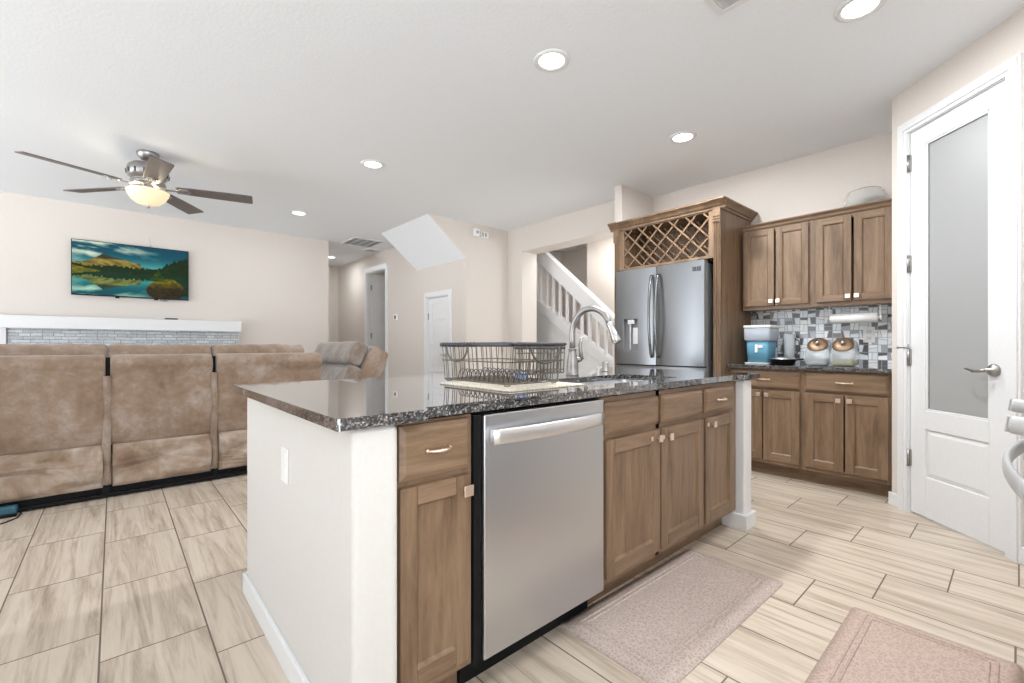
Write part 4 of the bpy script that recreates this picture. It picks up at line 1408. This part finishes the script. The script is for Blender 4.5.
# refrigerator enclosure with wine rack
EF = 3.87
EY0, EY1 = 1.690, 2.778
EZ = 2.270
en = thing('refrigerator_enclosure', 'tall wooden enclosure around the fridge with a lattice wine rack', 'cabinet', (4.2, 2.2, 0))
obj('side_panel', MB().box(EF + 0.02, KX - 0.001, EY0, EY0 + 0.02, 0, EZ).box(EF + 0.02, 3.928, EY1 - 0.02, EY1, 0, EZ), 'wood_upright', en)
pl = MB()
for a, b in ((EY0, EY0 + 0.062), (EY1 - 0.062, EY1)):
    pl.box(EF + 0.012, EF + 0.030, a, b, 0, EZ)
    for s_ in range(4):
        w_ = (b - a)
        p = a + w_ * (0.10 + 0.22 * s_)
        pl.box(EF + 0.000, EF + 0.012, p, p + w_ * 0.13, 0.12, 2.13)
    pl.box(EF - 0.006, EF + 0.012, a - .003, b + .003, 2.13, EZ)
    for s_ in range(3):
        pl.box(EF - 0.013, EF - 0.006, a + .002, b - .002, 2.14 + 0.022 * s_, 2.152 + 0.022 * s_)
obj('pilaster', pl, 'wood_upright', en, bevel=0.002)
LY0, LY1, LZ0, LZ1 = EY0 + 0.105, EY1 - 0.115, 1.860, 2.238
fr = MB().box(EF + 0.013, EF + 0.032, EY0 + 0.062, LY0, 1.835, EZ, 0).box(EF + 0.013, EF + 0.032, LY1, EY1 - 0.062, 1.835, EZ, 0)
fr.box(EF + 0.013, EF + 0.032, LY0, LY1, 1.835, LZ0, 1).box(EF + 0.013, EF + 0.032, LY0, LY1, LZ1, EZ, 1)
obj('rack_frame', fr, ['wood_upright', 'wood_upright'], en, bevel=0.002)
obj('rack_box', MB().box(EF + 0.032, 4.30, EY0 + .021, EY1 - .021, 1.835, 1.850).box(4.29, 4.30, EY0 + .021, EY1 - .021, 1.85, EZ).box(EF + .032, 4.30, EY0 + .021, EY1 - .021, EZ - .015, EZ).box(EF + .032, 4.29, LY0 - .02, LY0 - .005, 1.85, EZ - .015).box(EF + .032, 4.29, LY1 + .005, LY1 + .02, 1.85, EZ - .015), 'wood_upright', en)


def lattice(xa, xb):
    mb = MB()
    sp_ = 0.165
    wd = 0.007
    for sgn in (1, -1):
        c0 = LY0 - 0.4 if sgn > 0 else LY0
        q = -0.6
        for i in range(-6, 22):
            # line  z = LZ0 + sgn*(y - (LY0 + i*sp))
            yb0 = LY0 + i * sp_
            pts = []
            y_a = yb0 if sgn > 0 else yb0
            lo_, hi_ = (yb0, yb0 + (LZ1 - LZ0)) if sgn > 0 else (yb0 - (LZ1 - LZ0), yb0)
            ya, yb2 = max(lo_, LY0), min(hi_, LY1)
            if yb2 - ya < 0.01:
                continue
            za, zb2 = LZ0 + sgn * (ya - yb0), LZ0 + sgn * (yb2 - yb0)
            nx_, nz_ = -sgn * .7071 * wd, .7071 * wd
            x_off = 0.0 if sgn > 0 else 0.004
            A = [(xa + x_off, ya - nx_, za - nz_), (xa + x_off, yb2 - nx_, zb2 - nz_), (xa + x_off, yb2 + nx_, zb2 + nz_), (xa + x_off, ya + nx_, za + nz_)]
            B = [(xb + x_off, p[1], p[2]) for p in A]
            mb.frustum(A, B)
    return mb


o = obj('lattice', lattice(EF + 0.014, EF + 0.026), 'wood_level', en)
o['label'] = 'crossed wooden lattice strips'
obj('lattice_back', lattice(EF + 0.22, EF + 0.235), 'wood_level', en)
cr = [(0.0, 2.250), (0.012, 2.250), (0.014, 2.264), (0.026, 2.272), (0.040, 2.292), (0.056, 2.308), (0.062, 2.312), (0.062, 2.326), (0.0, 2.326)]
cm = MB()
cm.prism([(EF + 0.012 - d_, z) for d_, z in cr], 'y', EY0, EY1)
# return along the right side: mitred
vs_ = []
k = len(cr)
vs_ += [(EF + 0.012 - d_, EY0 - d_, z) for d_, z in cr] + [(EF + 0.012 - d_, EY0 + 0.0, z) for d_, z in cr]
cm.add(vs_, [(i, (i + 1) % k, (i + 1) % k + k, i + k) for i in range(k)])
vs_ = [(EF + 0.012 - d_, EY0 - d_, z) for d_, z in cr] + [(KX - 0.002, EY0 - d_, z) for d_, z in cr]
cm.add(vs_, [(i, (i + 1) % k, (i + 1) % k + k, i + k) for i in range(k)] + [tuple(range(k, 2 * k))])
# blocks above the pilasters stand proud
for a, b in ((EY0 - 0.004, EY0 + 0.066), (EY1 - 0.066, EY1 + 0.002)):
    cm.prism([(EF + 0.004 - d_ * 1.12, z) for d_, z in cr], 'y', a - (0.05 if a < 2 else 0), b + (0.0 if a < 2 else 0.03))
cm.box(EF + 0.0, KX - 0.002, EY0, EY1 - 0.01, 2.26, 2.322)
obj('crown_molding', cm, 'wood_upright', en)

# refrigerator
fg = thing('refrigerator', 'stainless french door refrigerator with water dispenser in its left door', 'refrigerator', (4.15, 2.26, 0))
GY0, GY1 = 1.802, 2.712
GX = 3.80
GM = 2.262
obj('body', MB().box(GX + 0.085, 4.50, GY0 + 0.005, GY1 - 0.005, 0.03, 1.80), 'side_gray', fg, bevel=0.006)
obj('gasket', MB().box(GX + 0.07, GX + 0.085, GY0 + 0.015, GY1 - 0.015, 0.06, 1.79), 'black_plastic', fg)
DY0, DY1, DZ0, DZ1 = 2.445, 2.62, 1.02, 1.335


def door_prof(x, y0, y1, z0, z1, hole=None):
    """door with a gently convex front, in narrow upright facets; hole: (ya, yb, za, zb)"""
    mb = MB()
    cut = {y0, y1}
    if hole:
        cut |= {hole[0], hole[1]}
    cut |= {y0 + (y1 - y0) * i / 20 for i in range(21)}
    ys = sorted(cut)
    ys = [ys[0]] + [b for a, b in zip(ys, ys[1:]) if b - a > 1e-4]
    fx = lambda y: x + 0.016 * abs((y - (y0 + y1) / 2) / ((y1 - y0) / 2)) ** 2.4

    def grid(zs_, skip):
        rows = [[(fx(y), y, z) for y in ys] for z in zs_]
        n_ = len(ys)
        fs = [(j * n_ + i, j * n_ + i + 1, (j + 1) * n_ + i + 1, (j + 1) * n_ + i) for j in range(len(zs_) - 1) for i in range(n_ - 1)
              if not (skip and j == 1 and ys[i] >= hole[0] - 1e-4 and ys[i + 1] <= hole[1] + 1e-4)]
        mb.add([p for r in rows for p in r], fs, 0, True)
    grid([z0, hole[2], hole[3], z1] if hole else [z0, z1], bool(hole))
    xb = x + .07
    for z in (z0, z1):
        mb.add([(fx(y), y, z) for y in ys] + [(xb, y1, z), (xb, y0, z)], [tuple(range(len(ys) + 2))])
    for y in (y0, y1):
        mb.add([(fx(y), y, z0), (xb, y, z0), (xb, y, z1), (fx(y), y, z1)], [(0, 1, 2, 3)], 1)
    mb.add([(xb, y0, z0), (xb, y1, z0), (xb, y1, z1), (xb, y0, z1)], [(0, 1, 2, 3)])
    if hole:
        for ya, yb2, za, zb2 in ((hole[0], hole[0], hole[2], hole[3]), (hole[1], hole[1], hole[2], hole[3])):
            mb.add([(fx(ya), ya, za), (xb, ya, za), (xb, ya, zb2), (fx(ya), ya, zb2)], [(0, 1, 2, 3)])
        for z in (hole[2], hole[3]):
            mb.add([(fx(hole[0]), hole[0], z), (fx(hole[1]), hole[1], z), (xb, hole[1], z), (xb, hole[0], z)], [(0, 1, 2, 3)])
    return mb


def fhandle(y, z0, z1):
    pts = [(GX - 0.002, y, z0)] + [(GX - 0.018 - 0.040 * math.sin(PI * (i / 12)) ** .8, y, z0 + 0.02 + (z1 - z0 - .04) * i / 12) for i in range(13)] + [(GX - 0.002, y, z1)]
    return MB().tube(pts, 0.0125, 12)


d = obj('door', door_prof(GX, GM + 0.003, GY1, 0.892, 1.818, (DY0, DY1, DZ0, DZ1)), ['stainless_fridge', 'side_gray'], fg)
obj('handle', fhandle(GM + 0.034, 0.965, 1.735), 'handle_steel', d)
dp = obj('dispenser', MB().box(GX + 0.045, GX + 0.058, DY0 + .001, DY1 - .001, DZ0 + .001, DZ1 - .001).box(GX + 0.002, GX + 0.05, DY0 + .001, DY0 + .006, DZ0 + .001, DZ1 - .001).box(GX + 0.002, GX + 0.05, DY1 - .006, DY1 - .001, DZ0 + .001, DZ1 - .001).box(GX + .003, GX + .05, DY0 + .001, DY1 - .001, DZ0 + .001, DZ0 + .012), 'mid_gray', d)
obj('paddle', MB().box(GX + 0.025, GX + 0.045, DY0 + .02, DY0 + .075, DZ0 + .07, DZ0 + .23).box(GX + .01, GX + .045, DY0 + .05, DY0 + .125, DZ1 - .05, DZ1 - .004).box(GX + .02, GX + .045, DY0 + .095, DY0 + .11, DZ0 + .012, DZ1 - .05), 'steel_bright', d, bevel=0.003)
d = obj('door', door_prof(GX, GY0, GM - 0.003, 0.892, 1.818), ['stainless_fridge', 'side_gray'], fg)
obj('handle', fhandle(GM - 0.034, 0.965, 1.735), 'handle_steel', d)
bd = MB()
for i, y in enumerate((1.885, 1.845)):
    bd.box(GX + 0.002, GX + 0.02, y - 0.016, y + 0.016, 1.725, 1.765)
obj('badge', bd, 'dark_gray', d)
d = obj('freezer_drawer', door_prof(GX, GY0, GY1, 0.52, 0.880), ['stainless_fridge', 'side_gray'], fg)
obj('handle', MB().tube([(GX - .002, GY0 + .06, .80), (GX - .05, GY0 + .09, .80), (GX - .055, GM, .80), (GX - .05, GY1 - .09, .80), (GX - .002, GY1 - .06, .80)], 0.0125, 10), 'handle_steel', d)
d = obj('freezer_drawer', door_prof(GX, GY0, GY1, 0.08, 0.508), ['stainless_fridge', 'side_gray'], fg)
obj('handle', MB().tube([(GX - .002, GY0 + .06, .43), (GX - .05, GY0 + .09, .43), (GX - .055, GM, .43), (GX - .05, GY1 - .09, .43), (GX - .002, GY1 - .06, .43)], 0.0125, 10), 'handle_steel', d)
obj('hinge_cover', MB().box(GX + .02, GX + .13, GY0 + .01, GY0 + .06, 1.8, 1.832).box(GX + .02, GX + .13, GY1 - .06, GY1 - .01, 1.8, 1.832), 'dark_gray', fg, bevel=0.004)
obj('foot', MB().box(GX + .1, 4.48, GY0 + .03, GY1 - .03, 0, 0.035), 'black_plastic', fg)

# things on the kitchen counter
tb = thing('storage_tub', 'blue tinted plastic tub with a white lid beside the fridge panel', 'tub', (4.30, 1.50, CK))
n = N('blue_tub')
n.set((0.17, 0.42, 0.58), 0.15, **{'Transmission_Weight': 0.25, 'IOR': 1.2})
TBX, TBY = 4.30, 1.515


def rr(w, d_, x, y, z, r=0.03):
    return [(p[0], p[1], z) for p in rnd_corners([(x - d_, y - w), (x + d_, y - w), (x + d_, y + w), (x - d_, y + w)], r, 4)]


def stack(levels, mi=0, cap=True):
    mb = MB()
    k_ = len(levels[0])
    vs2 = [p for l in levels for p in l]
    fs2 = [(i * k_ + j, i * k_ + (j + 1) % k_, (i + 1) * k_ + (j + 1) % k_, (i + 1) * k_ + j) for i in range(len(levels) - 1) for j in range(k_)]
    if cap:
        fs2 += [tuple(range(k_))[::-1], tuple((len(levels) - 1) * k_ + j for j in range(k_))]
    return mb.add(vs2, fs2, mi, True)


obj('lower_tub', stack([rr(.085, .10, TBX, TBY, CK + .012), rr(.092, .108, TBX, TBY, CK + .20)]), 'blue_tub', tb)
obj('base_tray', stack([rr(.100, .115, TBX, TBY, CK + .001), rr(.108, .122, TBX, TBY, CK + .012)]), 'white_plastic', tb)
obj('upper_bin', stack([rr(.098, .114, TBX, TBY, CK + .20), rr(.108, .122, TBX, TBY, CK + .215), rr(.108, .122, TBX, TBY, CK + .315)]), 'clear_plastic', tb)
obj('lid', stack([rr(.110, .126, TBX, TBY, CK + .315), rr(.113, .129, TBX, TBY, CK + .322), rr(.110, .126, TBX, TBY, CK + .337)]), 'white_plastic', tb)
obj('spout', MB().box(TBX - .118, TBX - .1, TBY - .01, TBY + .012, CK + .10, CK + .17).box(TBX - .113, TBX - .1, TBY - .05, TBY - .01, CK + .14, CK + .165), 'white_plastic', tb, bevel=0.004)

jg = thing('measuring_jug', 'clear glass jug standing behind the small black pan', 'jug', (4.43, 1.375, CK))
obj('body', MB().lathe([(0.0, CK + .001), (0.042, CK + .001), (0.045, CK + .02), (0.048, CK + .26), (0.044, CK + .26), (0.041, CK + .02), (0, CK + .012)], (4.44, 1.335, 0), 24, close=False), 'jar_glass', jg)
obj('handle', MB().tube([(4.43, 1.292, CK + .22), (4.42, 1.255, CK + .20), (4.42, 1.25, CK + .12), (4.43, 1.292, CK + .08)], 0.006, 8), 'dark_gray', jg)

pnn = thing('frying_pan', 'small black pan lying on the back counter next to the blue tub', 'pan', (4.22, 1.30, CK))
obj('bowl', MB().lathe([(0.0, CK + .001), (0.075, CK + .001), (0.10, CK + .045), (0.103, CK + .048), (0.098, CK + .046), (0.073, CK + .008), (0, CK + .008)], (4.22, 1.315, 0), 32, close=False), 'black_plastic', pnn)
obj('handle', MB().tube([(4.21, 1.22, CK + .04), (4.18, 1.19, CK + .046), (4.15, 1.155, CK + .050)], [0.010, 0.009, 0.011], 10, flat=(0.6, 1.2)), 'black_plastic', pnn)
obj('lid', MB().lathe([(0.099, CK + .047), (0.10, CK + .050), (0.06, CK + .062), (0.0, CK + .066)], (4.22, 1.315, 0), 32, close=False), 'steel_bright', pnn)


def jar(y, label, fill):
    x = 4.30
    t = thing('glass_jar', label, 'jar', (x, y, CK), group='slanted glass jars with copper lids')
    # squat jar with slanted mouth towards the room
    prof = [(x - .085, CK + .001), (x + .085, CK + .001), (x + .095, CK + .04), (x + .092, CK + .14), (x + .060, CK + .195), (x + .02, CK + .205), (x - .10, CK + .11), (x - .108, CK + .07), (x - .100, CK + .02)]
    obj('glass_body', MB().loft(prof, 'y', y - .078, y + .078, 0.030, mid=4), 'jar_glass', t)
    obj('contents', MB().loft([(x - .08, CK + .006), (x + .08, CK + .006), (x + .085, CK + .05), (x, CK + .055), (x - .085, CK + .035)], 'y', y - .06, y + .06, 0.02, mid=4), fill, t)
    cxx, czz = x - .045, CK + .165
    mt = Matrix.Translation((cxx, y, czz)) @ Matrix.Rotation(math.radians(-52), 4, 'Y')
    l_ = obj('lid', MB().lathe([(0.0, -.006), (0.070, -.006), (0.072, .004), (0.066, .012), (0.04, .018), (0.0, .020)], (0, 0, 0), 32, close=False).xf(mt), 'copper_lid', t)
    obj('knob', MB().lathe([(0.0, .018), (0.008, .018), (0.008, .028), (0.018, .034), (0.018, .042), (0.0, .046)], (0, 0, 0), 20, close=False).xf(mt), 'chrome', l_)


plain('jar_powder', (0.75, 0.77, 0.80), 0.9)
plain('jar_greens', (0.55, 0.52, 0.20), 0.8)
jar(1.078, 'glass jar with copper lid and pale contents, next to the black pan', 'jar_powder')
jar(0.908, 'glass jar with copper lid and yellow-green contents, nearer the pantry', 'jar_greens')

pt = thing('paper_towel_holder', 'white paper towel roll hung under the wall cabinet', 'paper towel', (4.38, 0.86, 1.30))
obj('roll', MB().lathe([(0.014, -0.150), (0.038, -0.150), (0.038, 0.150), (0.014, 0.150)], (4.38, 0.865, 1.292), 28, axis='y', close=False), 'white_plastic', pt)
obj('rod', MB().tube([(4.38, 0.70, 1.292), (4.38, 1.03, 1.292)], 0.010, 12).lathe([(0.0, 0.69), (0.022, 0.69), (0.022, 0.70), (0.0, 0.70)], (4.38, 0, 1.292), 18, axis='y', close=False), 'white_plastic', pt)
obj('bracket', MB().tube([(4.38, 0.705, 1.292), (4.38, 0.700, 1.33), (4.38, 0.700, 1.388), (4.38, 0.72, 1.396), (4.38, 1.01, 1.396), (4.38, 1.028, 1.388), (4.38, 1.028, 1.33), (4.38, 1.022, 1.292)], 0.005, 8), 'white_trim', pt)
ot = thing('wall_outlet', 'white double outlet on the mosaic tiles near the pantry', 'outlet', (KX - .01, 0.795, 1.1))
obj('plate', MB().box(KX - .016, KX - .0101, 0.757, 0.833, 1.098, 1.225), 'white_plastic', ot, bevel=0.003)
obj('sockets', MB().box(KX - .019, KX - .015, 0.777, 0.813, 1.118, 1.153).box(KX - .019, KX - .015, 0.777, 0.813, 1.168, 1.203), 'white_trim', ot, bevel=0.002)
obj('slots', MB().box(KX - .0195, KX - .0188, 0.786, 0.789, 1.126, 1.144).box(KX - .0195, KX - .0188, 0.800, 0.803, 1.126, 1.144).box(KX - .0195, KX - .0188, 0.786, 0.789, 1.176, 1.194).box(KX - .0195, KX - .0188, 0.800, 0.803, 1.176, 1.194), 'mid_gray', ot)

gb = thing('glass_bowl', 'upturned clear glass bowl on top of the wall cabinet by the pantry', 'bowl', (4.40, 0.80, 2.16))
zb_ = 2.1605
obj('body', MB().lathe([(0.130, zb_), (0.136, zb_ + .02), (0.132, zb_ + .075), (0.110, zb_ + .120), (0.075, zb_ + .135), (0.0, zb_ + .137), (0.0, zb_ + .131), (0.073, zb_ + .129), (0.106, zb_ + .115), (0.127, zb_ + .073), (0.131, zb_ + .02), (0.125, zb_)], (4.40, 0.795, 0), 40, close=False), 'clear_glass', gb)

# ------------------------------------------------------------------ floor mats
def floor_mat(name, label, mat, x0, x1, y0, y1, rot, extra=None):
    cx_, cy_ = (x0 + x1) / 2, (y0 + y1) / 2
    w, d_ = (x1 - x0) / 2, (y1 - y0) / 2
    t = thing(name, label, 'mat', (cx_, cy_, 0), rot, 'cushioned kitchen floor mats')
    def ring(i, z):
        return [(p[0], p[1], z) for p in rnd_corners([(-w + i, -d_ + i), (w - i, -d_ + i), (w - i, d_ - i), (-w + i, d_ - i)], 0.02, 4)]
    obj('mat_base', stack([ring(0, 0.0005), ring(0, 0.003), ring(.035, .013), ring(.040, .0135)]), mat, t, False)
    bz = MB()
    for i in (0.055, 0.075):
        bz.tube([(p[0], p[1], 0.0132) for p in rnd_corners([(-w + i, -d_ + i), (w - i, -d_ + i), (w - i, d_ - i), (-w + i, d_ - i)], 0.01, 2)], 0.0042, 6, True)
    obj('border_ridge', bz, mat, t, False)


floor_mat('floor_mat', 'tan patterned cushion mat lying before the sink cabinet', 'mat_tan', 1.275, 2.268, 0.710, 1.165, math.radians(-1.0))
floor_mat('floor_mat', 'rosy patterned cushion mat at the bottom right, before the range', 'mat_rose', 1.40, 2.275, -0.01, 0.452, 0)

# ------------------------------------------------------------------ range at the right edge
rg = thing('range', 'white-gray kitchen range at the right edge of the photo, mostly cut off', 'range', (1.85, -0.36, 0))
RGX0, RGX1, RGY = 1.47, 2.23, -0.050
obj('body', MB().box(RGX0, RGX1, -0.69, RGY - 0.03, 0.09, 0.895), 'range_white', rg, bevel=0.004)
obj('cooktop', MB().box(RGX0 - .003, RGX1 + .003, -0.69, RGY - 0.062, 0.895, 0.912), 'black_plastic', rg, bevel=0.003)
obj('control_panel', MB().prism([(RGY - .03, 0.80), (RGY, 0.80), (RGY + .006, 0.82), (RGY - .006, 0.935), (RGY - .06, 0.935)], 'x', RGX0, RGX1), 'range_white', rg, bevel=0.004)
dd = obj('oven_door', MB().box(RGX0 + .005, RGX1 - .005, RGY - .03, RGY + .002, 0.25, 0.79), 'range_white', rg, bevel=0.005)
hpts = [(1.85 + 0.42 * t, RGY + 0.025 + 0.046 * (1 - t * t), 0.752) for t in [-.9 + 1.8 * i / 16 for i in range(17)]]
obj('handle', MB().tube([(hpts[0][0], RGY, .752)] + hpts + [(hpts[-1][0], RGY, .752)], 0.014, 12, flat=(1.7, 0.7)), 'range_white', dd)
obj('drawer', MB().box(RGX0 + .005, RGX1 - .005, RGY - .03, RGY, 0.10, 0.24), 'range_white', rg, bevel=0.004)
for xk in (1.58, 2.10):
    mt = Matrix.Translation((xk, RGY + .002, 0.882)) @ Matrix.Rotation(math.radians(7), 4, 'X')
    kb = MB().lathe([(0.0, -.004), (0.027, -.004), (0.027, .012), (0.022, .016), (0.021, .058), (0.017, .064), (0.0, .065)], (0, 0, 0), 24, axis='y', close=False)
    kb.box(-.004, .004, .03, .069, -.019, .019)
    obj('control_knob', kb.xf(mt), 'range_white', rg, bevel=0.002)
gr = MB()
for xg in (1.66, 2.04):
    for yg in (-.55, -.25):
        gr.box(xg - .15, xg + .15, yg - .005, yg + .005, .93, .94).box(xg - .005, xg + .005, yg - .13, yg + .13, .93, .94)
        for s1 in (-1, 1):
            gr.box(xg + s1 * .145 - .005, xg + s1 * .145 + .005, yg - .13, yg + .13, .912, .94)
obj('grates', gr, 'black_plastic', rg)
